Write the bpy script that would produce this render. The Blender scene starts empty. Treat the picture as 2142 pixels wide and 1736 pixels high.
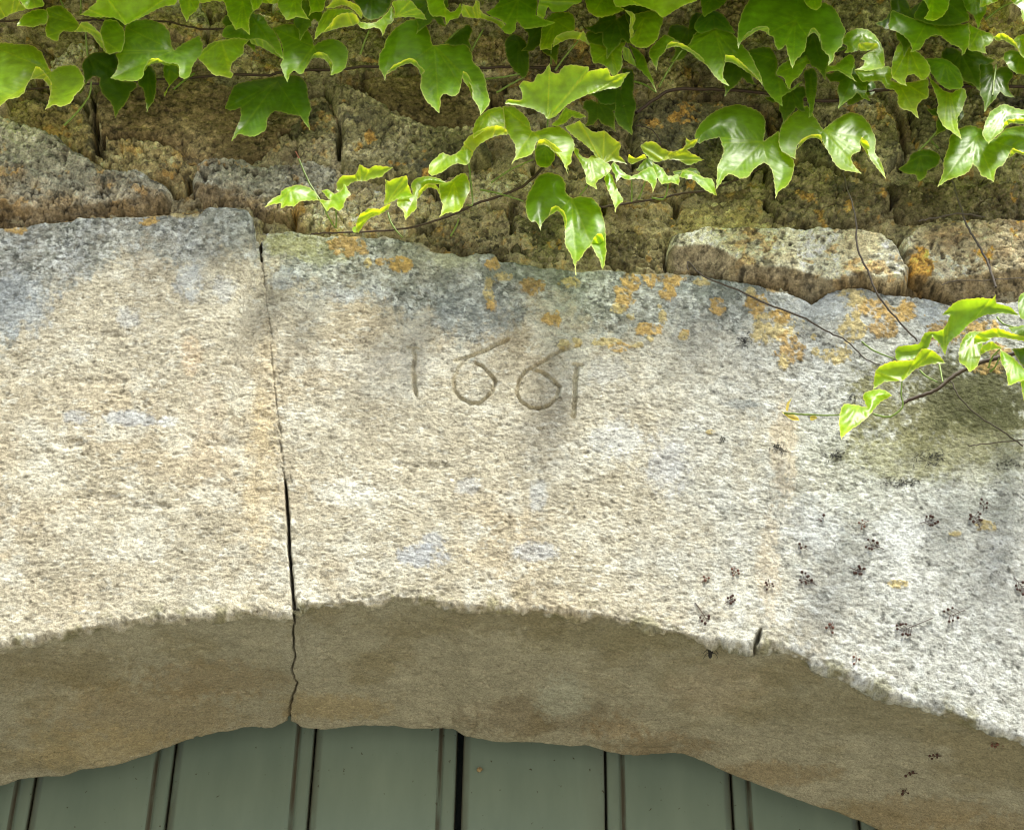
import bpy, math, random
import numpy as np
from mathutils import Matrix, Vector
from mathutils.geometry import delaunay_2d_cdt

S = bpy.context.scene
COL = S.collection
R = math.radians
# ------------------------------------------------------------------ camera
W, H, F = 2142.0, 1736.0, 4126.0          # layout units used when measuring the wall
CAM = np.array([0.0, -2.34, 1.55]); PITCH = R(36.0); ROLL = R(1.1)
cam_d = bpy.data.cameras.new('camera'); cam = bpy.data.objects.new('camera', cam_d); COL.objects.link(cam)
cam_d.sensor_width = 36; cam_d.lens = 36*F/W; cam_d.clip_end = 200; cam_d.clip_start = 0.05
M3 = Matrix.Rotation(R(90)+PITCH, 3, 'X') @ Matrix.Rotation(ROLL, 3, 'Z')
cam.matrix_world = Matrix.Translation(CAM) @ M3.to_4x4()
S.camera = cam
MR = np.array(M3)
# ------------------------------------------------------------------ light
w = bpy.data.worlds.new('World'); S.world = w; w.use_nodes = True
nt = w.node_tree; bg = nt.nodes['Background']
sky = nt.nodes.new('ShaderNodeTexSky'); sky.sky_type = 'NISHITA'; sky.sun_disc = False
SUN_EL, SUN_AZ = R(66), R(180-26)          # azimuth measured from +Y towards +X
sky.sun_elevation = SUN_EL; sky.sun_rotation = SUN_AZ
sky.dust_density = 3.0; sky.air_density = 1.0; sky.ozone_density = 0.6
nt.links.new(sky.outputs[0], bg.inputs[0]); bg.inputs[1].default_value = 0.088
sd = bpy.data.lights.new('sun', 'SUN'); sun = bpy.data.objects.new('sun', sd); COL.objects.link(sun)
sd.energy = 3.1; sd.angle = R(12); sd.color = (1.0, 0.975, 0.86)
dv = Vector((math.sin(SUN_AZ)*math.cos(SUN_EL), math.cos(SUN_AZ)*math.cos(SUN_EL), math.sin(SUN_EL)))
sun.rotation_euler = dv.to_track_quat('Z', 'Y').to_euler(); sun.location = (0, -3, 8)
vs = S.view_settings; vs.view_transform = 'Standard'; vs.look = 'None'; vs.gamma = 1; vs.exposure = 1.24
S.cycles.filter_width = 1.05
S.render.resolution_x = 1024; S.render.resolution_y = 829

# ------------------------------------------------------------------ measuring helpers
def at(x, y, Y):
    """point of the plane y=Y (wall depth) for measured coordinates; vectorised"""
    x = np.asarray(x, float); y = np.asarray(y, float); Y = np.asarray(Y, float)
    x, y, Y = np.broadcast_arrays(x, y, Y)
    d = np.stack([(x-W/2)/F, -(y-H/2)/F, -np.ones_like(x)], -1) @ MR.T
    t = (Y-CAM[1])/d[..., 1]
    return CAM + d*t[..., None]
def meas(P):
    q = (P-CAM) @ MR
    return W/2 + F*q[..., 0]/(-q[..., 2]), H/2 - F*q[..., 1]/(-q[..., 2])

def _h(ix, iy, seed):
    with np.errstate(over='ignore'):
        n = ix.astype(np.uint32)*np.uint32(374761393) + iy.astype(np.uint32)*np.uint32(668265263) + np.uint32(seed*2246822519 & 0xffffffff)
        n = (n ^ (n >> np.uint32(13)))*np.uint32(1274126177)
        n = (n ^ (n >> np.uint32(15)))*np.uint32(2246822519)
        n = n ^ (n >> np.uint32(16))
    return n.astype(np.float64)/4294967295.0
def vn(x, y, seed=0):
    xi = np.floor(x).astype(np.int64); yi = np.floor(y).astype(np.int64)
    fx = x-xi; fy = y-yi; fx = fx*fx*(3-2*fx); fy = fy*fy*(3-2*fy)
    a = _h(xi, yi, seed); b = _h(xi+1, yi, seed); c = _h(xi, yi+1, seed); d = _h(xi+1, yi+1, seed)
    return ((a*(1-fx)+b*fx)*(1-fy)+(c*(1-fx)+d*fx)*fy)*2-1
def fbm(x, y, wl, oc=4, seed=0, gain=.5):
    r = 0; a = 1; s = 0; ca, sa = math.cos(.6), math.sin(.6)
    x = x/wl; y = y/wl
    for o in range(oc):
        r = r + a*vn(x, y, seed+o*17); s += a; a *= gain
        x, y = (x*ca-y*sa)*2.03+5.1, (x*sa+y*ca)*2.03+1.7
    return r/s
def cell(x, y, wl, seed=0):
    x = x/wl; y = y/wl; xi = np.floor(x); yi = np.floor(y)
    f1 = np.full(x.shape, 9.); f2 = np.full(x.shape, 9.)
    for a in (-1, 0, 1):
        for b in (-1, 0, 1):
            cx = (xi+a).astype(np.int64); cy = (yi+b).astype(np.int64)
            d = np.hypot(cx+_h(cx, cy, seed)-x, cy+_h(cx, cy, seed+5)-y)
            f2 = np.minimum(f2, np.maximum(f1, d)); f1 = np.minimum(f1, d)
    return f1, f2
def ss(a, b, x):
    t = np.clip((x-a)/(b-a), 0, 1); return t*t*(3-2*t)
def segd(X, Y, pts, closed=False):
    """distance to polyline"""
    P = np.array(pts, float)[:, :2]
    if closed: P = np.vstack([P, P[:1]])
    d = np.full(X.shape, 1e9)
    for (ax, ay), (bx, by) in zip(P[:-1], P[1:]):
        vx, vy = bx-ax, by-ay; L = vx*vx+vy*vy+1e-12
        t = np.clip(((X-ax)*vx+(Y-ay)*vy)/L, 0, 1)
        d = np.minimum(d, np.hypot(X-ax-t*vx, Y-ay-t*vy))
    return d
def inside(X, Y, pts):
    P = np.array(pts, float)[:, :2]; r = np.zeros(X.shape, bool); j = len(P)-1
    for i in range(len(P)):
        xi, yi = P[i]; xj, yj = P[j]
        if yi != yj:
            r ^= ((yi > Y) != (yj > Y)) & (X < (xj-xi)*(Y-yi)/(yj-yi)+xi)
        j = i
    return r
def mixc(c, col, m):
    return c*(1-m[..., None]) + np.array(col)*m[..., None]

# ------------------------------------------------------------------ object helpers
def tag(o, label=None, cat=None, group=None, kind=None):
    if label: o['label'] = label
    if cat: o['category'] = cat
    if group: o['group'] = group
    if kind: o['kind'] = kind
    return o
def empty(name, loc, label, cat, group=None):
    o = bpy.data.objects.new(name, None); COL.objects.link(o); o.location = loc
    o.empty_display_size = .05
    return tag(o, label, cat, group)
def link(name, me, parent=None):
    o = bpy.data.objects.new(name, me); COL.objects.link(o)
    if parent:
        o.parent = parent
        o.matrix_parent_inverse = Matrix.Translation(-world_loc(parent))
    return o
def world_loc(o):
    l = Vector(o.location)
    if o.parent: l = Vector((0, 0, 0)) if o.type == 'MESH' else l
    return l
def mesh_np(name, V, Fc, mat, parent=None, cols=None, smooth=True):
    """V (n,3); Fc (m,3|4) ints"""
    V = np.asarray(V, np.float32).reshape(-1, 3); Fc = np.asarray(Fc, np.int32); k = Fc.shape[1]
    me = bpy.data.meshes.new(name)
    me.vertices.add(len(V)); me.vertices.foreach_set('co', V.ravel())
    me.loops.add(Fc.size); me.loops.foreach_set('vertex_index', Fc.ravel())
    me.polygons.add(len(Fc)); me.polygons.foreach_set('loop_start', np.arange(0, Fc.size, k, dtype=np.int32))
    me.polygons.foreach_set('use_smooth', np.full(len(Fc), smooth))
    if cols is not None:
        at_ = me.attributes.new('Col', 'FLOAT_COLOR', 'POINT')
        c = np.ones((len(V), 4), np.float32); cc = np.asarray(cols, np.float32).reshape(len(V), -1); c[:, :cc.shape[1]] = cc
        at_.data.foreach_set('color', c.ravel())
    me.materials.append(mat); me.update(calc_edges=True)
    return link(name, me, parent)
def grid_part(name, P, keep, mat, parent, cols):
    """P (r,c,3) grid of points, keep (r-1,c-1) faces"""
    r, c = P.shape[:2]; idx = np.arange(r*c).reshape(r, c)
    q = np.stack([idx[:-1, :-1], idx[1:, :-1], idx[1:, 1:], idx[:-1, 1:]], -1)[keep]
    u, inv = np.unique(q, return_inverse=True)
    return mesh_np(name, P.reshape(-1, 3)[u], inv.reshape(-1, 4), mat, parent, cols.reshape(r*c, -1)[u])
def tube(name, pts, rad, mat, parent=None, seg=6, cols=None, jitter=0, seed=1):
    P = np.array(pts, float); rs = np.random.RandomState(seed)
    # smooth resample
    n = max(len(P)*5, 6); t = np.linspace(0, len(P)-1, n); i = np.clip(t.astype(int), 0, len(P)-2); f = (t-i)[:, None]
    g = lambda k: P[np.clip(k, 0, len(P)-1)]
    p0, p1, p2, p3 = g(i-1), g(i), g(i+1), g(i+2)
    Q = .5*((2*p1)+(-p0+p2)*f+(2*p0-5*p1+4*p2-p3)*f*f+(-p0+3*p1-3*p2+p3)*f**3)
    if jitter: Q = Q+rs.randn(*Q.shape)*jitter
    rad = np.interp(np.linspace(0, 1, n), np.linspace(0, 1, len(np.atleast_1d(rad))), np.atleast_1d(rad))
    T = np.gradient(Q, axis=0); T /= np.linalg.norm(T, axis=1)[:, None]+1e-9
    up = np.array([0.13, -.9, .2]); A = np.cross(T, up); A /= np.linalg.norm(A, axis=1)[:, None]+1e-9; B = np.cross(T, A)
    th = np.linspace(0, 2*math.pi, seg, endpoint=False)
    rr = rad[:, None]*(1+jitter*60*rs.randn(n, seg)*.3 if jitter else 1)
    V = Q[:, None, :]+rr[..., None]*(np.cos(th)[None, :, None]*A[:, None, :]+np.sin(th)[None, :, None]*B[:, None, :])
    Fc = [(a*seg+b, a*seg+(b+1) % seg, (a+1)*seg+(b+1) % seg, (a+1)*seg+b) for a in range(n-1) for b in range(seg)]
    return V.reshape(-1, 3), np.array(Fc)
def join(parts):
    Vs, Fs, o = [], [], 0
    for V, f in parts:
        Vs.append(V); Fs.append(f+o); o += len(V)
    return np.vstack(Vs), np.vstack(Fs)
def ball(c, r, n=8, m=6, sq=(1, 1, 1)):
    V = []; 
    for i in range(m+1):
        a = math.pi*i/m
        for j in range(n):
            b = 2*math.pi*j/n; V.append((c[0]+r*sq[0]*math.sin(a)*math.cos(b), c[1]+r*sq[1]*math.sin(a)*math.sin(b), c[2]+r*sq[2]*math.cos(a)))
    Fc = [(i*n+j, (i+1)*n+j, (i+1)*n+(j+1) % n, i*n+(j+1) % n) for i in range(m) for j in range(n)]
    return np.array(V), np.array(Fc)

# ------------------------------------------------------------------ materials
def mat_base(name, rough=.85):
    m = bpy.data.materials.new(name); m.use_nodes = True; n = m.node_tree
    b = n.nodes['Principled BSDF']; b.inputs['Roughness'].default_value = rough
    return m, n, b
def stone_mat(name, s1=420, s2=150, amt=.28, bump=.9, dist=.0012, rough=.92, spec=.2):
    m, n, b = mat_base(name, rough); b.inputs['Specular IOR Level'].default_value = spec
    N = n.nodes.new; L = n.links.new
    a = N('ShaderNodeAttribute'); a.attribute_name = 'Col'
    tc = N('ShaderNodeTexCoord')
    n1 = N('ShaderNodeTexNoise'); n1.inputs['Scale'].default_value = s1; n1.inputs['Detail'].default_value = 4; n1.inputs['Roughness'].default_value = .65
    n2 = N('ShaderNodeTexNoise'); n2.inputs['Scale'].default_value = s2; n2.inputs['Detail'].default_value = 5; n2.inputs['Roughness'].default_value = .7
    mp = N('ShaderNodeMapping'); mp.inputs['Scale'].default_value = (1, 1, 1.05)
    L(tc.outputs['Object'], mp.inputs[0]); L(mp.outputs[0], n1.inputs[0]); L(mp.outputs[0], n2.inputs[0])
    mr = N('ShaderNodeMapRange'); mr.inputs[1].default_value = .3; mr.inputs[2].default_value = .7
    mr.inputs[3].default_value = 1-amt; mr.inputs[4].default_value = 1+amt
    ad = N('ShaderNodeMath'); ad.operation = 'ADD'; L(n1.outputs[0], ad.inputs[0]); L(n2.outputs[0], ad.inputs[1])
    hf = N('ShaderNodeMath'); hf.operation = 'MULTIPLY'; hf.inputs[1].default_value = .5; L(ad.outputs[0], hf.inputs[0])
    L(hf.outputs[0], mr.inputs[0])
    mx = N('ShaderNodeVectorMath'); mx.operation = 'SCALE'; L(a.outputs['Color'], mx.inputs[0]); L(mr.outputs[0], mx.inputs['Scale'])
    L(mx.outputs[0], b.inputs['Base Color'])
    bp = N('ShaderNodeBump'); bp.inputs['Strength'].default_value = bump; bp.inputs['Distance'].default_value = dist
    L(hf.outputs[0], bp.inputs['Height']); L(bp.outputs[0], b.inputs['Normal'])
    return m
M_FACE = stone_mat('weathered_limestone', 480, 260, .62, 1.0, .0034)
M_RUB = stone_mat('rubble_stone', 330, 150, .85, 1.0, .0060)
M_MORT = stone_mat('lime_mortar', 330, 150, .85, 1.0, .0065)

def leaf_mat():
    m, n, b = mat_base('leaf_blade', .3); N = n.nodes.new; L = n.links.new
    a = N('ShaderNodeAttribute'); a.attribute_name = 'Col'
    tc = N('ShaderNodeTexCoord'); nz = N('ShaderNodeTexNoise'); nz.inputs['Scale'].default_value = 60; nz.inputs['Detail'].default_value = 4
    L(tc.outputs['Object'], nz.inputs[0])
    mr = N('ShaderNodeMapRange'); mr.inputs[1].default_value = .3; mr.inputs[2].default_value = .7; mr.inputs[3].default_value = .8; mr.inputs[4].default_value = 1.2
    L(nz.outputs[0], mr.inputs[0])
    sc = N('ShaderNodeVectorMath'); sc.operation = 'SCALE'; L(a.outputs['Color'], sc.inputs[0]); L(mr.outputs[0], sc.inputs['Scale'])
    L(sc.outputs[0], b.inputs['Base Color']); b.inputs['Specular IOR Level'].default_value = .34
    b.inputs['Roughness'].default_value = .38
    n3 = N('ShaderNodeTexNoise'); n3.inputs['Scale'].default_value = 160; n3.inputs['Detail'].default_value = 2; L(tc.outputs['Object'], n3.inputs[0])
    bp = N('ShaderNodeBump'); bp.inputs['Strength'].default_value = .25; bp.inputs['Distance'].default_value = .0008
    L(n3.outputs[0], bp.inputs['Height']); L(bp.outputs[0], b.inputs['Normal'])
    tr = N('ShaderNodeBsdfTranslucent')
    tm = N('ShaderNodeVectorMath'); tm.operation = 'MULTIPLY'; tm.inputs[1].default_value = (3.5, 2.6, .45); L(sc.outputs[0], tm.inputs[0])
    L(tm.outputs[0], tr.inputs[0])
    mx = N('ShaderNodeMixShader'); mx.inputs[0].default_value = .45
    L(b.outputs[0], mx.inputs[1]); L(tr.outputs[0], mx.inputs[2]); L(mx.outputs[0], n.nodes['Material Output'].inputs[0])
    return m
M_LEAF = leaf_mat()
def plain_mat(name, col, rough=.7, scale=200, var=.3, bump=.4, dist=.0006):
    m, n, b = mat_base(name, rough); N = n.nodes.new; L = n.links.new
    tc = N('ShaderNodeTexCoord'); nz = N('ShaderNodeTexNoise'); nz.inputs['Scale'].default_value = scale; nz.inputs['Detail'].default_value = 4
    L(tc.outputs['Object'], nz.inputs[0]); cr = N('ShaderNodeValToRGB'); L(nz.outputs[0], cr.inputs[0])
    cr.color_ramp.elements[0].position = .3; cr.color_ramp.elements[1].position = .7
    cr.color_ramp.elements[0].color = (*[c*(1-var) for c in col], 1); cr.color_ramp.elements[1].color = (*[min(1, c*(1+var)) for c in col], 1)
    L(cr.outputs[0], b.inputs['Base Color'])
    bp = N('ShaderNodeBump'); bp.inputs['Strength'].default_value = bump; bp.inputs['Distance'].default_value = dist
    L(nz.outputs[0], bp.inputs['Height']); L(bp.outputs[0], b.inputs['Normal'])
    return m
M_STEM = plain_mat('brown_stem', (.045, .026, .016), .7)
M_GREEN = plain_mat('green_petiole', (.16, .24, .04), .45)
M_TWIG = plain_mat('dry_twig', (.085, .07, .055), .85, 300)
M_BERRY = plain_mat('dried_stalk', (.058, .024, .016), .7, 400)
M_BLACK = plain_mat('black_tuft', (.03, .03, .028), .9, 400)
M_SNAIL = plain_mat('snail_shell', (.30, .22, .10), .4, 300)
M_GROUND = plain_mat('pale_gravel', (.34, .31, .25), .95, 40, .35, .6, .01)

# ================================================================== ground (never in frame, it bounces the light)
g = mesh_np('ground', [(-40, -40, 0), (40, -40, 0), (40, .3, 0), (-40, .3, 0)], [(0, 1, 2, 3)], M_GROUND); tag(g, kind='structure')

# ================================================================== the arch
DEP = .38
front = [(-900, 1800), (-300, 1450), (0, 1351), (90, 1334), (182, 1319), (327, 1293), (473, 1287), (600, 1283), (618, 1280), (626, 1268), (764, 1260), (882, 1256), (986, 1270), (1090, 1272), (1194, 1286), (1298, 1296), (1416, 1328), (1500, 1345), (1556, 1356), (1600, 1350), (1620, 1352), (1706, 1390), (1792, 1425), (1877, 1459), (1963, 1485), (2049, 1519), (2142, 1549), (2500, 1720), (3200, 2150)]
back = [(-900, 2150), (-300, 1730), (0, 1643), (36, 1632), (124, 1621), (175, 1606), (255, 1592), (320, 1575), (386, 1550), (455, 1532), (527, 1521), (567, 1522), (603, 1504), (629, 1517), (673, 1524), (764, 1519), (823, 1519), (864, 1524), (948, 1520), (972, 1534), (1038, 1545), (1108, 1548), (1194, 1559), (1233, 1557), (1271, 1571), (1333, 1577), (1427, 1575), (1474, 1592), (1530, 1622), (1577, 1639), (1706, 1682), (1770, 1703), (1822, 1721), (2142, 1850), (2600, 2100), (3200, 2500)]
topc = [(-900, 700), (-300, 540), (0, 478), (50, 474), (100, 463), (150, 458), (165, 452), (230, 449), (350, 447), (420, 445), (432, 433), (470, 430), (515, 436), (530, 452), (538, 500), (548, 500), (560, 486), (610, 480), (690, 490), (830, 494), (880, 508), (905, 522), (960, 532), (1030, 528), (1050, 545), (1200, 563), (1270, 560), (1330, 568), (1450, 572), (1500, 580), (1560, 590), (1620, 606), (1670, 618), (1698, 634), (1715, 622), (1740, 606), (1800, 600), (1850, 612), (1940, 622), (2000, 640), (2142, 625), (2600, 700), (3200, 900)]
def curve(pts, Y):
    P = at([p[0] for p in pts], [p[1] for p in pts], Y); o = np.argsort(P[:, 0]); return P[o, 0], P[o, 2]
xf = np.arange(-.83, .83, .0015)
xs = np.concatenate([np.arange(-1.9, -1.15, .02), np.arange(-1.15, -.83, .004), xf, np.arange(.83, 1.15, .004), np.arange(1.15, 1.9, .02)])
zt = np.interp(xs, *curve(topc, 0)) + .0025*fbm(xs, xs*0, .02, 3, 5)
ze = np.interp(xs, *curve(front, 0)) + .0035*fbm(xs, xs*0, .05, 2, 6, .6)
zb = np.interp(xs, *curve(back, DEP)) + .0015*fbm(xs, xs*0, .02, 2, 7)
rows = []
for y in (.12, .06, .03): rows.append(np.stack([xs, np.full_like(xs, y), zt-.012+0*xs], -1))
for a in np.linspace(90, 10, 5):          # rounded top arris
    r_ = .008; rows.append(np.stack([xs, np.full_like(xs, r_*(1-math.cos(R(a)))), zt-r_+r_*math.sin(R(a))], -1))
nf = 500
for t in np.linspace(0, 1, nf):
    za = zt-.010; zc = ze+.005
    rows.append(np.stack([xs, np.zeros_like(xs), za+(zc-za)*t], -1))
for a in np.linspace(12, 80, 7):
    r_ = .005; rows.append(np.stack([xs, r_*(1-math.cos(R(a)))+0*xs, ze+.005-r_*math.sin(R(a))], -1))
for t in np.linspace(.018, 1, 260):
    y = t*DEP
    rows.append(np.stack([xs, np.full_like(xs, y), ze+(zb-ze)*t+.006*math.sin(math.pi*t)], -1))
for a in (30, 60, 90): rows.append(np.stack([xs, np.full_like(xs, DEP)+.01*math.sin(R(a)), zb+.01*(1-math.cos(R(a)))], -1))
for z in (.05, .2): rows.append(np.stack([xs, np.full_like(xs, DEP)+.012, zb+z], -1))
P = np.array(rows); nr, nc = P.shape[:2]
px, py = meas(P)
row_face0, row_face1 = 8, 8+nf
fr = np.zeros((nr, nc)); fr[:row_face1+3] = 1          # face / soffit flag
# edge proximity along the lower arris
dz_e = np.abs(P[..., 2]-ze[None]) + P[..., 1]
# normals of the smooth form
def normals(P):
    du = np.gradient(P, axis=1); dvv = np.gradient(P, axis=0); n = np.cross(du, dvv); n /= np.linalg.norm(n, axis=2)[..., None]+1e-12
    return n
NRM = normals(P); 
if NRM[row_face0+50, nc//2, 1] > 0: NRM = -NRM
crack = [(536, 440), (541, 480), (545, 520), (549, 560), (558, 620), (566, 700), (570, 780), (580, 850), (586, 900), (590, 960), (597, 1010), (602, 1080), (606, 1150), (612, 1220), (617, 1285), (614, 1330), (617, 1370), (610, 1400), (616, 1420), (622, 1435), (610, 1455), (606, 1480), (603, 1520)]
joint2 = [(1700, 600), (1698, 640), (1672, 760), (1655, 860), (1652, 950), (1640, 1050), (1622, 1150), (1606, 1250), (1590, 1320), (1578, 1360), (1572, 1420), (1560, 1600), (1560, 1700)]
sx, sy = px, py
Hh = np.zeros((nr, nc))
u = P[..., 0]; v = np.where(P[..., 1] > .002, P[..., 2]-P[..., 1], P[..., 2])
isf = fr > .5
big = fbm(u, v, .16, 3, 11); med = fbm(u, v, .035, 4, 12); crum = fbm(u*.8, v*1.25, .0085, 3, 13, .6); fine = fbm(u, v*1.2, .0042, 2, 14)
rg = 1-np.abs(fbm(u*.7, v*1.3, .014, 3, 19, .6))*2.2
pit = ss(.30, .62, fbm(u, v, .018, 3, 15))
gr1, gr2 = cell(u*.85+.001*fbm(u, v, .01, 2, 18), v*1.2, .0062, 23)
Hf = .005*big + .0016*med + .0008*crum + .0009*fine - .0020*pit*ss(-.1, .5, fbm(u, v, .09, 2, 16)) - .0009*gr1 + .0003*rg
# chipped ledges: short scallops here and there
led = fbm(u*.6, v*1.5, .05, 3, 21); Hf += -.0006*ss(.32, .40, led)*(1-ss(.40, .55, led))
Hs = .005*fbm(u, v, .2, 2, 31) + .0028*fbm(u, v, .05, 3, 32) + .0009*fbm(u, v, .008, 3, 33) - .002*ss(.45, .7, fbm(u, v, .012, 2, 34))
wf = ss(.0, .02, -(P[..., 1]-.02)+.016*fbm(u, v*0+u*.7, .03, 3, 35)+.012*fbm(u, v, .009, 3, 36))*(P[..., 1] < .05); wf = np.where(P[..., 1] < .0006, 1.0, wf)          # 1 on face, 0 in soffit
Hh = Hf*wf + Hs*(1-wf)
near = np.exp(-(dz_e/.022)**2)
near2 = np.exp(-(dz_e/.010)**2); e1, e2 = cell(u, v, .0085, 43)
Hh += near2*(-.0028*e1+.0018*fbm(u, v, .006, 2, 45)+.0006)
Hh += near*(.0036*fbm(u, v, .014, 4, 41, .65) + .0045*fbm(u, v, .035, 2, 42))
# the face leans out a little towards its lower arris
low = np.exp(-np.clip(P[..., 2]-ze[None], 0, 9)/.055)*wf
Hh += .007*low
# rougher, crumbly upper band
topd = np.clip(zt[None]-P[..., 2], 0, 9)
Hh += wf*np.exp(-topd/.05)*(.003*fbm(u, v, .02, 4, 44, .6)) 
# eroded zone above the lower arris in the middle stone (ledge)
for (ex, ey, rx, ry, dep) in [(1060, 1246, 150, 20, .003), (1360, 1290, 110, 16, .003), (1480, 1316, 60, 18, .004), (230, 1195, 30, 8, -.002),
                              (150, 930, 35, 10, .005), (310, 1060, 70, 8, .004), (215, 1040, 35, 9, .006), (210, 800, 60, 8, .004), (250, 700, 50, 8, .004), (480, 930, 30, 10, .005), (540, 870, 20, 10, .006),
                              (1230, 690, 60, 8, .004), (880, 975, 60, 8, .004), (660, 1290, 30, 50, .003), (1000, 1500, 90, 20, -.006), (1330, 1545, 110, 14, -.008), (760, 1480, 120, 20, -.004)]:
    q = ((sx-ex)/rx)**2+((sy-ey)/ry)**2 + .5*fbm(sx, sy, 30, 3, 77)
    Hh -= dep*.45*ss(1.8, .0, q+.5*fbm(sx, sy, 12, 2, 78))
# crack between left and middle stone
wob = 3.2*fbm(sx, sy, 26, 3, 51) + 2.2*fbm(sx, sy, 9, 2, 52)*(1-.8*ss(1000, 1020, sy)*ss(1300, 1280, sy))
def crk(poly, lo, hi, wfun, depth, seed=0, off=0):
    m = (sy > lo) & (sy < hi)
    X = sx[m]+wob[m]+off; Y_ = sy[m]
    cxx = np.interp(Y_, [p[1] for p in poly], [p[0] for p in poly])
    wd = wfun(Y_); d = np.abs(X-cxx)
    Hh[m] -= depth*ss(1, .35, d/np.maximum(wd, .3))
widths = lambda Y_: np.interp(Y_, [440, 500, 530, 700, 980, 1005, 1100, 1280, 1300, 1400, 1530], [2.6, 3.2, 2.0, 1.7, 2.0, 3.6, 4.8, 5.6, 2.4, 2.0, 3.0])*(1+.45*fbm(Y_, Y_*0, 18, 2, 55))
crk(crack, 440, 545, widths, .018)
crk(crack, 545, 1000, lambda Y_: widths(Y_)*(.45+.9*ss(-.25, .25, fbm(Y_, Y_*0, 22, 2, 60))), .0032)
crk(crack, 1000, 1300, widths, .022)
crk(crack, 1300, 1530, widths, .010)
crk(crack, 560, 1010, lambda Y_: 1.8*(1+.9*fbm(Y_, Y_*0, 40, 2, 56))*ss(-.1, .3, fbm(Y_, Y_*0, 60, 2, 66)), .0022, off=-13)
crk(joint2, 1318, 1366, lambda Y_: 7.0*np.interp(Y_, [1318, 1330, 1352, 1366], [.3, 1, 1, .3]), .028)
crk(joint2, 600, 1318, lambda Y_: 3*(1+.9*fbm(Y_, Y_*0, 40, 2, 57)), .0014)
# mortar strip by the crack is crumbly
d1 = np.abs(sx-np.interp(sy, [p[1] for p in crack], [p[0] for p in crack])+7)
Hh += ss(16, 5, d1)*ss(540, 600, sy)*ss(1060, 960, sy)*(.0028*fbm(sx, sy, 10, 3, 58))
# the carved date
def c2(l): return [((1000+a/2.142)*.7083, (650+b/2.142)*.7083) for a, b in l]
digits = [
 [[(438, 800), (505, 806)], [(472, 806), (482, 860), (474, 960), (478, 1040), (492, 1105)]],
 [[(1072, 757), (1000, 790), (900, 838), (800, 872), (735, 884)], [(800, 880), (760, 930), (728, 1000), (730, 1070), (770, 1125), (830, 1158), (890, 1160), (935, 1125), (975, 1085), (990, 1020), (955, 975), (915, 930), (870, 903)]],
 [[(1522, 792), (1430, 815), (1340, 862), (1260, 915), (1190, 955), (1140, 1020), (1125, 1090), (1150, 1150), (1210, 1190), (1270, 1195), (1330, 1178), (1380, 1120), (1400, 1058), (1340, 1000), (1280, 962), (1222, 945)]],
 [[(1484, 911), (1540, 917)], [(1510, 915), (1498, 980), (1496, 1080), (1492, 1160), (1482, 1245)]]]
dig_id = np.zeros((nr, nc), int)
for k, strokes in enumerate(digits):
    for st in strokes:
        q = c2(st); bx = (sx > min(a for a, b in q)-20) & (sx < max(a for a, b in q)+20) & (sy > min(b for a, b in q)-20) & (sy < max(b for a, b in q)+20)
        X = sx[bx]+1.2*fbm(sx[bx], sy[bx], 12, 2, 61); Y_ = sy[bx]+1.2*fbm(sx[bx], sy[bx], 12, 2, 62)
        d = segd(X, Y_, q); wd = 4.6; dd = .0050
        if k in (0, 3) and len(q) > 2: dd = .0082; wd = 5.6
        un = 1+.5*fbm(X, Y_, 16, 3, 63+k); wd = wd*(1+.25*fbm(X, Y_, 9, 2, 64)); dd = dd*np.clip(un, .35, 1.4)
        g_ = np.clip(1-d/wd, 0, 1)
        h = Hh[bx]; Hh[bx] = h*(1-.85*np.minimum(g_*2.2, 1)) - dd*np.minimum(g_*1.25, 1); t_ = dig_id[bx]; t_[d < wd*.95] = k+1; dig_id[bx] = t_
qd = ss(1.6, .7, ((sx-1069)/16)**2+((sy-794)/12)**2)*(dig_id == 0); Hh = Hh*(1-.9*qd)
P2 = P + NRM*Hh[..., None]
# fade displacement outside fine columns
# ---- colours of the stone
n_big = fbm(u, v, .18, 4, 71); n_mid = fbm(u, v, .05, 4, 72, .6); n_sm = fbm(u, v, .012, 3, 73, .6); n_hi = fbm(u*.8, v*1.2, .005, 2, 74)
C = np.zeros((nr, nc, 3)) + np.array([.46, .415, .325])
C = mixc(C, (.45, .375, .265), ss(.0, .55, n_big)*.7)
C = mixc(C, (.60, .57, .49), ss(.05, .5, n_mid)*.75)
C = mixc(C, (.38, .335, .25), ss(.1, .5, -n_mid)*.6)
C = mixc(C, (.66, .64, .57), ss(.15, .5, fbm(u*.8, v*1.2, .009, 3, 75, .65))*.6)
wk = fbm(sx, sy, 90, 4, 81, .6); wk2 = .7*fbm(sx, sy, 26, 4, 82, .7)+.55*fbm(sx, sy, 7, 3, 84, .6)
def blob(x, y, rx, ry, col, s=1., rag=.7, soft=.25, base=None):
    global C
    m = (abs(sx-x) < rx*2.2) & (abs(sy-y) < ry*2.2)
    q = ((sx[m]-x)/rx)**2+((sy[m]-y)/ry)**2 + rag*(wk2[m]*2.2+wk[m]*.6)
    a = ss(1.5, .35, q)*s*.85
    C[m] = C[m]*(1-a[:, None])+np.array(col)*a[:, None]
# right hand stones are lichen white-grey
rt = ss(1130, 1900, sx + 220*wk + 100*n_mid + (1000-sy)*.25)
C = mixc(C, (.46, .465, .445), rt*.85)
C = mixc(C, (.60, .605, .595), ss(.0, .45, n_sm+.3*wk2)*ss(1200, 1800, sx)*.7)
C = mixc(C, (.30, .32, .30), ss(.1, .5, -wk2+.3*n_sm)*rt*.45)
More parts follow.
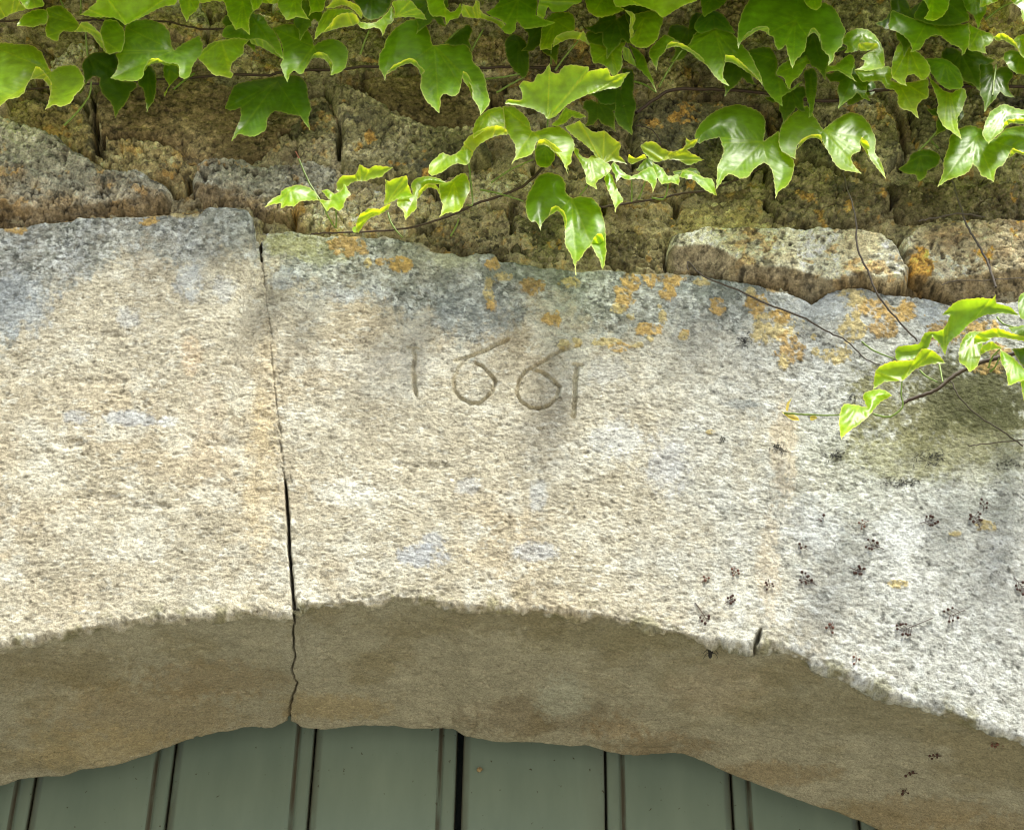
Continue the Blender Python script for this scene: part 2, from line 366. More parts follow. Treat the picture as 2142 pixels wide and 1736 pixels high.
# grey top band
band = np.interp(sx, [0, 100, 200, 300, 400, 560, 640, 760, 900, 1000, 1100, 1330, 1500, 1650, 1800, 2142], [720, 640, 530, 510, 520, 540, 600, 600, 690, 700, 620, 690, 700, 660, 640, 640])
bm = ss(30, -30, sy-band + 70*wk2 + 70*wk)*wf
bm = bm*(.72+.28*ss(-.25, .25, fbm(u, v, .05, 4, 87, .65)))
C = mixc(C, (.30, .32, .315), bm*.82)
C = mixc(C, (.56, .58, .60), bm*ss(.05, .3, n_sm)*.6)
C = mixc(C, (.21, .22, .185), bm*ss(-.1, .4, fbm(u, v, .03, 4, 85, .65))*.7)
C = mixc(C, (.06, .065, .06), bm*ss(.14, .26, fbm(u, v, .0062, 3, 83, .6)+.25*wk2)*.75)
C = mixc(C, (.66, .67, .65), bm*ss(.20, .30, fbm(u, v, .0075, 3, 86, .6))*.75)
C = mixc(C, (.10, .10, .09), rt*ss(.33, .42, fbm(u, v, .0065, 3, 88, .6)+.12*wk)*.7)
C = mixc(C, (.13, .11, .075), (1-rt)*ss(.42, .5, fbm(u, v, .007, 3, 89, .6)+.08*wk)*.6)
for b_ in [(980, 640, 80, 50, (.22, .245, .25), .6), (940, 600, 40, 30, (.17, .19, .19), .45), (40, 640, 75, 60, (.34, .37, .40), .7), (1140, 560, 150, 35, (.23, .25, .20), .6), (1480, 600, 90, 25, (.26, .29, .27), .5),
           (620, 510, 70, 30, (.34, .33, .16), .75), (680, 530, 60, 22, (.30, .31, .17), .6), (740, 500, 60, 18, (.20, .22, .18), .6),
           (270, 875, 55, 16, (.40, .42, .46), .8), (160, 872, 28, 16, (.40, .42, .46), .7), (350, 882, 20, 12, (.75, .77, .82), .8), (395, 590, 30, 40, (.45, .48, .52), .7), (465, 605, 28, 32, (.46, .48, .51), .6), (270, 665, 26, 22, (.42, .44, .48), .55),
           (590, 580, 32, 22, (.44, .47, .50), .6), (720, 615, 60, 16, (.46, .48, .51), .5), (880, 1165, 58, 24, (.40, .42, .47), .85), (905, 1135, 28, 20, (.42, .44, .49), .7), (1115, 1155, 50, 20, (.46, .49, .56), .55), (1125, 1030, 18, 35, (.50, .52, .55), .6), (980, 1020, 26, 18, (.55, .57, .62), .5),
           (1290, 920, 60, 40, (.52, .54, .57), .5), (1400, 970, 50, 60, (.50, .52, .58), .5), (1275, 780, 40, 40, (.50, .52, .55), .4), (1550, 845, 30, 10, (.25, .28, .30), .6),
           (555, 800, 26, 120, (.54, .44, .29), .5), (430, 900, 40, 110, (.48, .39, .28), .4), (400, 745, 24, 40, (.56, .38, .22), .4), (545, 1000, 35, 140, (.56, .44, .26), .5), (1640, 960, 26, 120, (.56, .46, .34), .6), (1610, 1180, 24, 110, (.56, .46, .33), .5),
           (370, 910, 40, 40, (.66, .62, .52), .6), (150, 1100, 50, 40, (.66, .62, .52), .5), (500, 820, 30, 40, (.66, .62, .52), .6), (720, 1030, 60, 30, (.72, .70, .64), .6), (780, 760, 120, 25, (.70, .66, .58), .5), (90, 1000, 60, 40, (.64, .60, .50), .5),
           (1990, 850, 210, 110, (.20, .19, .10), 1.1), (1880, 950, 120, 50, (.27, .26, .15), .8), (2050, 820, 150, 80, (.085, .085, .045), .95), (2080, 960, 120, 50, (.32, .31, .22), .6),
           (1700, 1100, 60, 60, (.50, .52, .56), .5), (1880, 1120, 60, 50, (.68, .69, .70), .7), (1900, 1220, 60, 50, (.68, .68, .66), .6), (2070, 1060, 80, 30, (.35, .36, .33), .5),
           (965, 538, 62, 14, (.42, .42, .33), .95), (955, 552, 45, 10, (.42, .42, .33), .8), (1180, 640, 30, 18, (.50, .50, .44), .6), (1670, 640, 38, 26, (.46, .48, .50), .85), (1735, 638, 34, 28, (.48, .50, .52), .85), (1945, 655, 26, 32, (.50, .53, .56), .8)]:
    blob(b_[0], b_[1], b_[2], b_[3], b_[4], b_[5])
# orange and yellow lichen crusts
OR = (.54, .36, .13); YE = (.54, .44, .22); OB = (.40, .27, .11)
lich = np.zeros((nr, nc))
for (x, y, rx, ry, col) in [(35, 484, 20, 9, OR), (285, 446, 18, 6, OR), (320, 446, 24, 6, OR), (315, 462, 16, 5, OR), (165, 452, 10, 5, OR), (390, 448, 30, 8, YE), (300, 468, 12, 5, OR),
                            (720, 510, 26, 22, OB), (740, 490, 22, 8, OR), (755, 515, 14, 14, OB), (835, 552, 24, 14, OR), (800, 545, 10, 7, OB), (768, 548, 7, 8, YE), (1022, 610, 10, 22, YE), (1024, 642, 11, 12, OR), (1050, 583, 20, 10, YE), (1110, 600, 24, 14, OB), (1030, 555, 12, 12, OR), (1085, 542, 26, 5, OR), (1170, 550, 12, 10, OB), (1195, 590, 20, 10, YE),
                            (1158, 667, 18, 13, OR), (1320, 590, 16, 16, OR), (1302, 625, 18, 22, OR), (1292, 645, 14, 8, YE), (1357, 582, 12, 18, OR), (1405, 585, 22, 16, OR), (1395, 615, 16, 14, OR), (1386, 660, 9, 12, YE), (1358, 690, 22, 13, OR), (1430, 700, 10, 10, OR), (1360, 706, 8, 6, YE), (1270, 715, 26, 8, YE), (1300, 727, 20, 8, OR), (1330, 722, 12, 6, YE), (1180, 720, 12, 8, YE), (1320, 660, 9, 6, YE), (1205, 716, 10, 7, YE),
                            (1500, 640, 14, 16, OR), (1580, 640, 20, 22, OR), (1625, 690, 42, 32, YE), (1650, 735, 26, 30, OB), (1635, 665, 20, 14, OR), (1640, 760, 12, 14, YE), (1620, 600, 20, 10, OR), (1570, 610, 12, 8, YE), (1820, 645, 30, 22, OR), (1785, 620, 24, 20, YE), (1880, 660, 36, 16, OR), (1780, 690, 24, 26, YE), (1850, 690, 26, 18, OB), (1750, 745, 26, 18, YE), (1900, 640, 16, 12, OR), (1985, 700, 40, 22, OB), (2040, 690, 40, 16, OR), (1470, 590, 16, 8, YE), (1380, 640, 6, 6, YE), (1700, 705, 8, 6, YE), (1706, 735, 8, 9, YE), (1790, 660, 10, 8, YE),
                            (1485, 905, 8, 5, YE), (1430, 703, 9, 7, YE), (2060, 1100, 22, 10, YE), (1998, 1116, 12, 7, YE), (1880, 1222, 20, 8, YE), (2070, 770, 34, 12, OB), (2090, 740, 20, 18, OB)]:
    rx *= 1.12; ry *= 1.12
    m = (abs(sx-x) < rx*2) & (abs(sy-y) < ry*2)
    q = ((sx[m]-x)/rx)**2+((sy[m]-y)/ry)**2 + 1.5*fbm(sx[m], sy[m], 11, 4, 91, .65) + .6*fbm(sx[m], sy[m], 26, 2, 92)
    a = ss(1.15, .8, q)*(1-.75*ss(.18, .4, fbm(sx[m], sy[m], 8, 3, 95)))
    c_ = np.array(col)*(1+.45*fbm(sx[m], sy[m], 7, 3, 93))[:, None]
    C[m] = C[m]*(1-a[:, None]*.92)+c_*a[:, None]*.92; lich[m] = np.maximum(lich[m], a)
P2 += NRM*(lich*(.0012+.0014*fbm(sx, sy, 6, 2, 94)))[..., None]
# soffit colouring
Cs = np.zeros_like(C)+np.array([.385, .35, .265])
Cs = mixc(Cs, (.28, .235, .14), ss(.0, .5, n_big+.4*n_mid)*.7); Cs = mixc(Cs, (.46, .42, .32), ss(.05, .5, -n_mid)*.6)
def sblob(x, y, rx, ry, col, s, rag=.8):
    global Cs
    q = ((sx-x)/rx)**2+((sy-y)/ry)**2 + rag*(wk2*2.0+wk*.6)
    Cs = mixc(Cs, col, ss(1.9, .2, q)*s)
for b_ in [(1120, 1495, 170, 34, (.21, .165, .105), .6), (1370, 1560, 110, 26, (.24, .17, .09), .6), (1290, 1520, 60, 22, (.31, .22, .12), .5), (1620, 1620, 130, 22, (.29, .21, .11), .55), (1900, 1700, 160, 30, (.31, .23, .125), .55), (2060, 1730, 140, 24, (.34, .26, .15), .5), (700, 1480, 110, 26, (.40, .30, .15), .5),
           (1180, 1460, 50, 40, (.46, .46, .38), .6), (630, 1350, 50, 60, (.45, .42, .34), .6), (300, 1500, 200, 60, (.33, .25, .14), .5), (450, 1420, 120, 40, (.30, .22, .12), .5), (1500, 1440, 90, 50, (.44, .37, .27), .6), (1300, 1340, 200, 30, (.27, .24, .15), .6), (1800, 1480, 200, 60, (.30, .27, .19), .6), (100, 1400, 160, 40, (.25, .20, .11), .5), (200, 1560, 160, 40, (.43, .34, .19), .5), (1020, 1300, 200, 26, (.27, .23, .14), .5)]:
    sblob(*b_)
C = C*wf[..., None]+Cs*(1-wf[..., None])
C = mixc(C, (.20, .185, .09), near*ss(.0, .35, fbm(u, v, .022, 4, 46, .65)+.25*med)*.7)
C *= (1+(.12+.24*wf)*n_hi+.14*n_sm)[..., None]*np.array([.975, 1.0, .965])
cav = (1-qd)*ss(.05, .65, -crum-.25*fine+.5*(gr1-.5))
C = mixc(C, C*np.array([.42, .40, .34]), cav*np.where(wf > .5, .45, .25))  # grain pits darkened in the colour: dirt plus their small shadows
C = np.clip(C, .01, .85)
# darker colour in the cracks and in the carving
crd = np.abs(sx+wob-np.interp(sy, [p[1] for p in crack], [p[0] for p in crack]))
C = mixc(C, (.05, .04, .03), ss(3.2, 1.2, crd)*np.where(sy > 1300, .75, np.where(sy > 1000, 1, np.where(sy > 545, .40*ss(0, .4, fbm(sx, sy, 14, 2, 59)), 1)))*(sy > 445))
C[dig_id > 0] *= np.array([.93, .90, .82])
fcx = (sx[:-1, :-1]+sx[1:, 1:])/2; fcy = (sy[:-1, :-1]+sy[1:, 1:])/2
c1 = fcx < np.interp(fcy, [p[1] for p in crack], [p[0] for p in crack]) 
c3 = fcx > np.interp(fcy, [p[1] for p in joint2], [p[0] for p in joint2])
arch = empty('stone_arch', (0, .1, 2.9), 'pale weathered limestone arch carved with the date 1661 over the green doors', 'arch')
dq = dig_id[:-1, :-1]
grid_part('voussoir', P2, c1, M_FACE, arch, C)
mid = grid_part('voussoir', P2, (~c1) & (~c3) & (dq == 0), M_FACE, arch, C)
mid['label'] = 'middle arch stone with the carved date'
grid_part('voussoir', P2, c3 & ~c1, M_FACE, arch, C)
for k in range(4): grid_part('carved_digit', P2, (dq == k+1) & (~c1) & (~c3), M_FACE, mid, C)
def on_arch(x, y, lift=.001):
    i = np.argmin((sx-x)**2+(sy-y)**2); n = NRM.reshape(-1, 3)[i]; return P2.reshape(-1, 3)[i]+n*lift, n

GREY = ((.27, .265, .225), (.42, .405, .35), (.15, .13, .10)); BROWN = ((.165, .125, .068), (.22, .175, .10), (.10, .075, .042)); TAN = ((.38, .33, .22), (.52, .47, .36), (.22, .16, .09))
OCH = ((.32, .27, .145), (.44, .39, .24), (.18, .135, .07)); MOSS = ((.20, .185, .10), (.34, .31, .20), (.08, .075, .045)); DARK = ((.15, .13, .08), (.22, .19, .12), (.08, .065, .04)); PALE = ((.48, .46, .36), (.58, .56, .47), (.36, .31, .20))
# outline, colours, front height, arris radius (in layout units), roughness, lichen, base depth
stones = [
 ([(-120, 232), (0, 236), (70, 258), (123, 280), (170, 315), (214, 343), (285, 347), (340, 372), (363, 398), (354, 425), (285, 442), (200, 448), (115, 457), (57, 474), (-30, 478), (-120, 470)], GREY, .052, 34, 1.5, .2, 0),
 ([(223, 277), (257, 272), (314, 277), (371, 290), (394, 322), (420, 330), (400, 357), (390, 398), (368, 391), (348, 368), (285, 343), (228, 337), (200, 314)], OCH, .030, 22, 1.6, .1, 0),
 ([(195, 180), (240, 165), (340, 150), (470, 160), (540, 185), (600, 200), (640, 230), (610, 262), (580, 295), (540, 320), (480, 330), (405, 322), (370, 290), (320, 278), (225, 272), (200, 260)], BROWN, .036, 26, .7, 0, 0),
 ([(20, 195), (60, 190), (160, 200), (183, 235), (197, 270), (195, 295), (212, 308), (165, 305), (125, 280), (60, 252), (0, 232), (-60, 215)], OCH, .03, 22, 1.4, .1, 0),
 ([(398, 370), (410, 335), (440, 325), (500, 328), (560, 335), (620, 332), (660, 330), (705, 345), (715, 370), (690, 400), (640, 405), (600, 450), (545, 450), (520, 435), (460, 430), (420, 410), (400, 395)], GREY, .046, 26, 1.4, .25, 0),
 ([(594, 251), (640, 205), (680, 195), (712, 240), (712, 290), (700, 335), (660, 330), (625, 312), (610, 285)], MOSS, .032, 24, 1.0, .1, 0),
 ([(680, 172), (731, 177), (774, 194), (831, 228), (874, 243), (917, 257), (988, 254), (1016, 271), (1030, 330), (960, 345), (902, 368), (817, 363), (748, 368), (705, 337), (714, 251), (688, 200)], MOSS, .05, 30, 1.3, .6, 0),
 ([(754, 148), (817, 142), (888, 137), (988, 143), (1054, 171), (1056, 214), (988, 251), (917, 254), (879, 243), (831, 226), (774, 194)], BROWN, .030, 24, .6, 0, 0),
 ([(610, 415), (650, 410), (700, 400), (760, 375), (830, 385), (905, 395), (930, 425), (915, 455), (860, 470), (780, 478), (720, 485), (660, 470), (620, 455)], TAN, .034, 22, 1.3, .25, 0),
 ([(935, 350), (1000, 345), (1060, 335), (1110, 350), (1120, 385), (1080, 400), (1010, 405), (950, 400), (920, 380)], TAN, .032, 20, 1.3, .1, 0),
 ([(880, 470), (930, 440), (1010, 425), (1060, 440), (1075, 480), (1060, 520), (1030, 528), (960, 525), (910, 510)], DARK, .022, 20, 1.6, .1, 0),
 ([(1070, 430), (1120, 420), (1180, 430), (1220, 470), (1215, 520), (1170, 548), (1110, 545), (1075, 520)], MOSS, .026, 22, 1.3, .3, 0),
 ([(1265, 440), (1330, 420), (1400, 425), (1440, 450), (1400, 485), (1392, 540), (1330, 550), (1275, 535), (1250, 490)], DARK, .022, 24, 1.5, .4, 0),
 ([(1420, 420), (1480, 400), (1560, 395), (1600, 420), (1630, 455), (1600, 474), (1500, 474), (1440, 480), (1410, 460)], OCH, .026, 22, 1.2, .3, 0),
 ([(1604, 340), (1640, 335), (1720, 345), (1800, 365), (1850, 375), (1870, 400), (1860, 440), (1820, 460), (1760, 470), (1680, 462), (1620, 440), (1600, 400)], DARK, .042, 26, 1.2, .4, 0),
 ([(1865, 372), (1930, 362), (2000, 372), (2260, 360), (2260, 455), (2060, 452), (1960, 455), (1900, 450), (1875, 430)], DARK, .034, 22, 1.3, .5, 0),
 ([(1396, 495), (1430, 484), (1473, 477), (1583, 476), (1693, 480), (1803, 480), (1850, 490), (1877, 517), (1903, 561), (1899, 598), (1851, 610), (1818, 597), (1760, 606), (1715, 622), (1695, 631), (1679, 616), (1642, 605), (1600, 592), (1546, 590), (1473, 575), (1400, 568), (1390, 530)], PALE, .062, 30, .42, .3, 0),
 ([(1885, 500), (1920, 472), (2000, 462), (2260, 465), (2260, 618), (2060, 625), (2000, 625), (1960, 605), (1908, 585), (1890, 550)], TAN, .056, 28, .7, 1.1, 0),
 ([(-120, 60), (0, 50), (60, 62), (105, 95), (110, 130), (70, 150), (0, 150), (-120, 150)], BROWN, .03, 22, 1., .1, 0),
 ([(95, 110), (150, 70), (200, 80), (215, 130), (190, 165), (130, 175), (85, 155)], TAN, .034, 22, 1.3, 0, 0),
 ([(215, -60), (330, -60), (420, -20), (440, 40), (400, 70), (300, 60), (230, 40)], GREY, .04, 24, 1.2, .2, 0),
 ([(430, 60), (500, 20), (600, 15), (650, 50), (660, 110), (600, 140), (500, 145), (440, 120)], OCH, .034, 24, 1.3, .3, 0),
 ([(690, 70), (780, 55), (880, 60), (930, 95), (900, 130), (800, 138), (710, 138)], MOSS, .034, 24, 1.2, .3, 0),
 ([(560, -60), (700, -60), (760, -10), (740, 35), (650, 40), (570, 0)], TAN, .034, 24, 1.3, 0, 0),
 ([(970, 90), (1010, 62), (1060, 68), (1085, 110), (1075, 138), (1010, 140), (975, 130)], TAN, .036, 20, 1.3, 0, 0),
 ([(1180, -20), (1280, -10), (1330, 30), (1330, 80), (1260, 100), (1190, 80)], OCH, .034, 24, 1.2, .6, 0),
 ([(1350, 110), (1420, 100), (1470, 130), (1440, 180), (1360, 180)], OCH, .028, 20, 1.3, .4, 0),
 ([(1330, 210), (1400, 200), (1500, 205), (1600, 230), (1620, 300), (1590, 330), (1560, 380), (1480, 395), (1400, 380), (1340, 340), (1310, 270)], MOSS, .042, 32, 1.2, .5, 0),
 ([(1130, 250), (1200, 230), (1290, 250), (1310, 300), (1330, 350), (1240, 380), (1160, 340)], DARK, .024, 26, 1.2, .2, 0),
 ([(1640, 205), (1720, 200), (1840, 195), (1880, 240), (1900, 320), (1850, 355), (1740, 335), (1650, 310), (1630, 260)], MOSS, .040, 30, 1.3, .3, 0),
 ([(1900, 190), (1990, 185), (2260, 190), (2260, 340), (2100, 350), (1970, 340), (1920, 300)], MOSS, .038, 28, 1.2, .3, 0),
 ([(1740, -40), (1850, -50), (1880, 20), (1870, 90), (1790, 120), (1730, 60)], MOSS, .034, 26, 1.1, .2, 0),
 ([(1880, 60), (1960, 80), (2060, 100), (2260, 90), (2260, 170), (2000, 172), (1900, 150)], OCH, .034, 24, 1.3, .4, 0),
 ([(1960, -60), (2260, -60), (2260, 60), (2060, 60), (1970, 20)], OCH, .03, 24, 1.2, .2, 0),
 ([(1400, -60), (1600, -60), (1640, 40), (1560, 80), (1440, 60)], OCH, .03, 24, 1.2, .3, 0),
 ([(250, 445), (330, 428), (385, 408), (420, 415), (440, 428), (400, 440), (340, 455)], OCH, .022, 14, 1.8, .3, .004),
 ([(540, 462), (600, 462), (660, 475), (700, 486), (640, 484), (560, 486)], TAN, .022, 12, 1.6, .2, .004),
 ([(0, 155), (60, 160), (70, 190), (20, 200), (-60, 195)], GREY, .03, 18, 1.2, 0, 0),
 ([(1600, 594), (1640, 590), (1680, 612), (1640, 622), (1605, 612)], TAN, .030, 12, 1.6, .5, 0),
]
# ================================================================== rubble wall above
HOLES = [(200, 268, 7, 26), (213, 302, 8, 9), (372, 398, 13, 8), (393, 384, 6, 15), (709, 296, 5, 28), (592, 270, 11, 9), (1032, 215, 8, 20), (1378, 306, 14, 6), (1245, 500, 8, 10), (1610, 432, 10, 9), (1645, 452, 18, 5), (1180, 396, 10, 8), (1000, 414, 20, 5), (545, 458, 9, 5), (1393, 545, 4, 22), (20, 476, 70, 5), (140, 462, 34, 4), (290, 446, 46, 4), (1592, 335, 9, 12), (1886, 335, 8, 16), (1830, 352, 24, 4), (1262, 430, 6, 14), (930, 505, 10, 8), (1035, 545, 18, 4), (620, 402, 26, 4), (1320, 120, 12, 8), (470, 150, 24, 4), (665, 145, 14, 6), (90, 178, 12, 8), (1120, 225, 14, 8), (1700, 330, 30, 4), (1905, 455, 40, 4), (1640, 178, 16, 8), (1740, 258, 8, 14), (1480, 470, 30, 4)]
def hole_mask(ax, ay):
    m = np.zeros(ax.shape)
    nz = .55*fbm(ax, ay, 14, 3, 120)+.35*fbm(ax, ay, 40, 2, 121)
    for (hx, hy, rx, ry) in HOLES: m = np.maximum(m, ss(1.5, .6, ((ax-hx)/rx/1.1)**2+((ay-hy)/ry/1.25)**2+nz*1.4))
    return m
wall = empty('rubble_wall', (0, .3, 3.3), 'old rubble stone wall with crumbling lime mortar above the arch', 'wall')
zlo = at(1071, 730, .03)[2]; zhi = at(1071, -40, .03)[2]+.04
zf = np.arange(zlo, zhi, .0019)
xw = np.concatenate([np.arange(-2.2, -1.2, .02), np.arange(-1.2, -.83, .005), np.arange(-.83, .83, .0019), np.arange(.83, 1.2, .005), np.arange(1.2, 2.2, .02)])
zw = np.concatenate([zf, np.arange(zhi, 5.2, .02)])
GX, GZ = np.meshgrid(xw, zw)
GY = .020+0*GX
mx_, my_ = meas(np.stack([GX, GY, GZ], -1))
Y = GY - .016*fbm(GX, GZ, .07, 3, 101) - .010*fbm(GX, GZ, .022, 4, 102, .6) - .0035*fbm(GX, GZ, .006, 2, 103)
holes = ss(.42, .6, fbm(GX, GZ, .03, 3, 104)); Y += .016*holes
n1_, n2_ = cell(GX+.003*fbm(GX, GZ, .01, 2, 108), GZ, .0095, 9); Y += .0075*n1_-.003
outw = ((abs(GX) > .84) | (GZ > zhi))
f1, f2 = cell(GX*.6, GZ, .11, 7); Y -= outw*(.03*ss(.02, .3, f2-f1))
Y = np.where(my_ > 480, np.maximum(Y, .012), Y)
win = (my_ < 720) & (mx_ > -60) & (mx_ < W+60); cd_ = np.full(GX.shape, 99.); cm_ = np.zeros(GX.shape, bool); ax_, ay_ = mx_[win]+3*fbm(GX[win], GZ[win], .03, 3, 109), my_[win]
dd_ = np.full(ax_.shape, 99.)
for st_ in stones:
    b_ = np.array(st_[0]); q_ = (ax_ > b_[:, 0].min()-12) & (ax_ < b_[:, 0].max()+12) & (ay_ > b_[:, 1].min()-12) & (ay_ < b_[:, 1].max()+12)
    dd_[q_] = np.minimum(dd_[q_], segd(ax_[q_], ay_[q_], st_[0], True))
cd_[win] = dd_
Y += .036*ss(7, 2.5, cd_)*ss(.02, .2, fbm(GX, GZ, .06, 3, 110))
hm = hole_mask(mx_, my_)*(my_ < 640); Y += .07*hm
nb = fbm(GX, GZ, .09, 4, 105, .6); ns = fbm(GX, GZ, .015, 3, 106, .6)
CW = np.zeros(GX.shape+(3,))+np.array([.44, .385, .235])
CW = mixc(CW, (.20, .145, .08), ss(0, .45, nb)*.8); CW = mixc(CW, (.38, .32, .19), ss(.1, .5, -nb)*.6); CW = mixc(CW, (.40, .24, .06), ss(.25, .5, ns+.3*nb)*.5)
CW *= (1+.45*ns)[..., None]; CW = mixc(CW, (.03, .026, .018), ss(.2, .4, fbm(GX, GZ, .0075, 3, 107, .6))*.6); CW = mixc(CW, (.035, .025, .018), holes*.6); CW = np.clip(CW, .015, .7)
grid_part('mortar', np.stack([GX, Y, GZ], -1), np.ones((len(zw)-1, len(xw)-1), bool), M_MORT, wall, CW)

rs = random.Random(4); SHD = np.array([1.44, 1.44, 1.33])
UNDER = {16: [(1396, 520), (1484, 517), (1510, 528), (1554, 552), (1598, 565), (1642, 563), (1675, 572), (1730, 588), (1752, 587), (1800, 570), (1829, 598), (1900, 600)], 17: [(1890, 560), (1903, 565), (1936, 572), (1965, 587), (1994, 583), (2046, 572), (2142, 561)], 0: [(-100, 415), (0, 415), (100, 425), (200, 412), (300, 405), (354, 400)], 4: [(400, 372), (468, 385), (520, 412), (560, 432), (620, 436)]}
for si, (poly, pal, T, rad, rough, lc, by) in enumerate(stones):
    Pw = at([p[0] for p in poly], [p[1] for p in poly], -.004)
    x0, x1 = Pw[:, 0].min()-.012, Pw[:, 0].max()+.012; z0, z1 = Pw[:, 2].min()-.012, Pw[:, 2].max()+.012
    X, Z = np.meshgrid(np.arange(x0, x1, .0017), np.arange(z0, z1, .0017))
    sd_ = 200+si*7
    XX = X + .006*fbm(X, Z, .03, 3, sd_)+.0018*fbm(X, Z, .007, 2, sd_+1); ZZ = Z + .006*fbm(X, Z, .03, 3, sd_+2)+.0018*fbm(X, Z, .007, 2, sd_+3)
    poly2 = Pw[:, [0, 2]]
    d = segd(XX, ZZ, poly2, True); ins = inside(XX, ZZ, poly2); d = np.where(ins, d, -d)
    r_ = rad*.0007*.72; t = np.clip(d/r_, 0, 1)
    prof = np.sqrt(np.clip(1-(1-t)**2, 0, 1))
    zc = (Z-z0)/(z1-z0)
    T *= .82; h = T*prof*(1+.12*fbm(X, Z, .12, 2, sd_+4)) + prof*rough*(.005*fbm(X, Z, .05, 3, sd_+5)+.0045*fbm(X, Z, .016, 4, sd_+6, .62)+.0016*fbm(X, Z, .0055, 2, sd_+7)) + T*.25*(zc-.5)*prof
    q1, q2 = cell(X+.002*fbm(X, Z, .008, 2, sd_+20), Z, .0080, sd_+21); h -= rough*.0056*q1*prof; q3, q4 = cell(X+.01*fbm(X, Z, .03, 2, sd_+22), Z*1.3, .030, sd_+23); h -= rough*.006*(1-ss(0, .10, q4-q3))*prof*ss(-.2, .3, fbm(X, Z, .05, 2, sd_+24))
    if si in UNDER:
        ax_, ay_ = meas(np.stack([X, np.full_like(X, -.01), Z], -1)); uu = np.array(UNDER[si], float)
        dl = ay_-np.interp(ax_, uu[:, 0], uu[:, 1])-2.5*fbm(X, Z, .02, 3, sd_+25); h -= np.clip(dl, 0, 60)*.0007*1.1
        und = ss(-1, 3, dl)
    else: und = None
    pits = ss(.38, .6, fbm(X, Z, .013, 3, sd_+8)); h -= .005*rough*pits*prof
    Yy = .034+by - h + .02*ss(0, -.006, d)
    hx_, hy_ = meas(np.stack([X, np.full_like(X, -.004), Z], -1)); Yy = Yy+.085*hole_mask(hx_, hy_)
    k0, k1, k2 = pal; a1 = fbm(X, Z, .06, 4, sd_+9, .6); a2 = fbm(X, Z, .014, 3, sd_+10, .65)
    CC = np.zeros(X.shape+(3,))+np.array(k0); CC = mixc(CC, k1, ss(0, .4, a1+.4*a2)*.8); CC = mixc(CC, k2, ss(0, .4, -a1+.3*a2)*.8)
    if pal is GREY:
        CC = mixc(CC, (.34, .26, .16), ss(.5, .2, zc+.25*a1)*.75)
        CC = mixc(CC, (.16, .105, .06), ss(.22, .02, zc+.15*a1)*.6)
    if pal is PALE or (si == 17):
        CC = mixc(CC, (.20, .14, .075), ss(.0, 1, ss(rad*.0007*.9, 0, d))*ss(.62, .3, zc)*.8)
    if lc: 
        l_ = ss(.24, .34, fbm(X, Z, .035, 4, sd_+11, .65)+.12*lc-.1); CC = mixc(CC, (.48, .27, .06), l_*min(1, .3+.6*lc))
        CC = mixc(CC, (.06, .06, .05), ss(.3, .45, fbm(X, Z, .03, 4, sd_+12, .7))*.7)
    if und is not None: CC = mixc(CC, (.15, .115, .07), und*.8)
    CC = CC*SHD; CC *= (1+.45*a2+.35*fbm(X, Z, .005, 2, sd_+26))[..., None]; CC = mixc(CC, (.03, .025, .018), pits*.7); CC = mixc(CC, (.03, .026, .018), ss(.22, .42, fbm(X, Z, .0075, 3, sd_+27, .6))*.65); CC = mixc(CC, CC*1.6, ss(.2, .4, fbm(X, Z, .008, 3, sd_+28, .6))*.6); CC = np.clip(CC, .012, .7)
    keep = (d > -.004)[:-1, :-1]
    grid_part('rubble_stone', np.stack([X, Yy, Z], -1), keep, M_RUB, wall, CC)

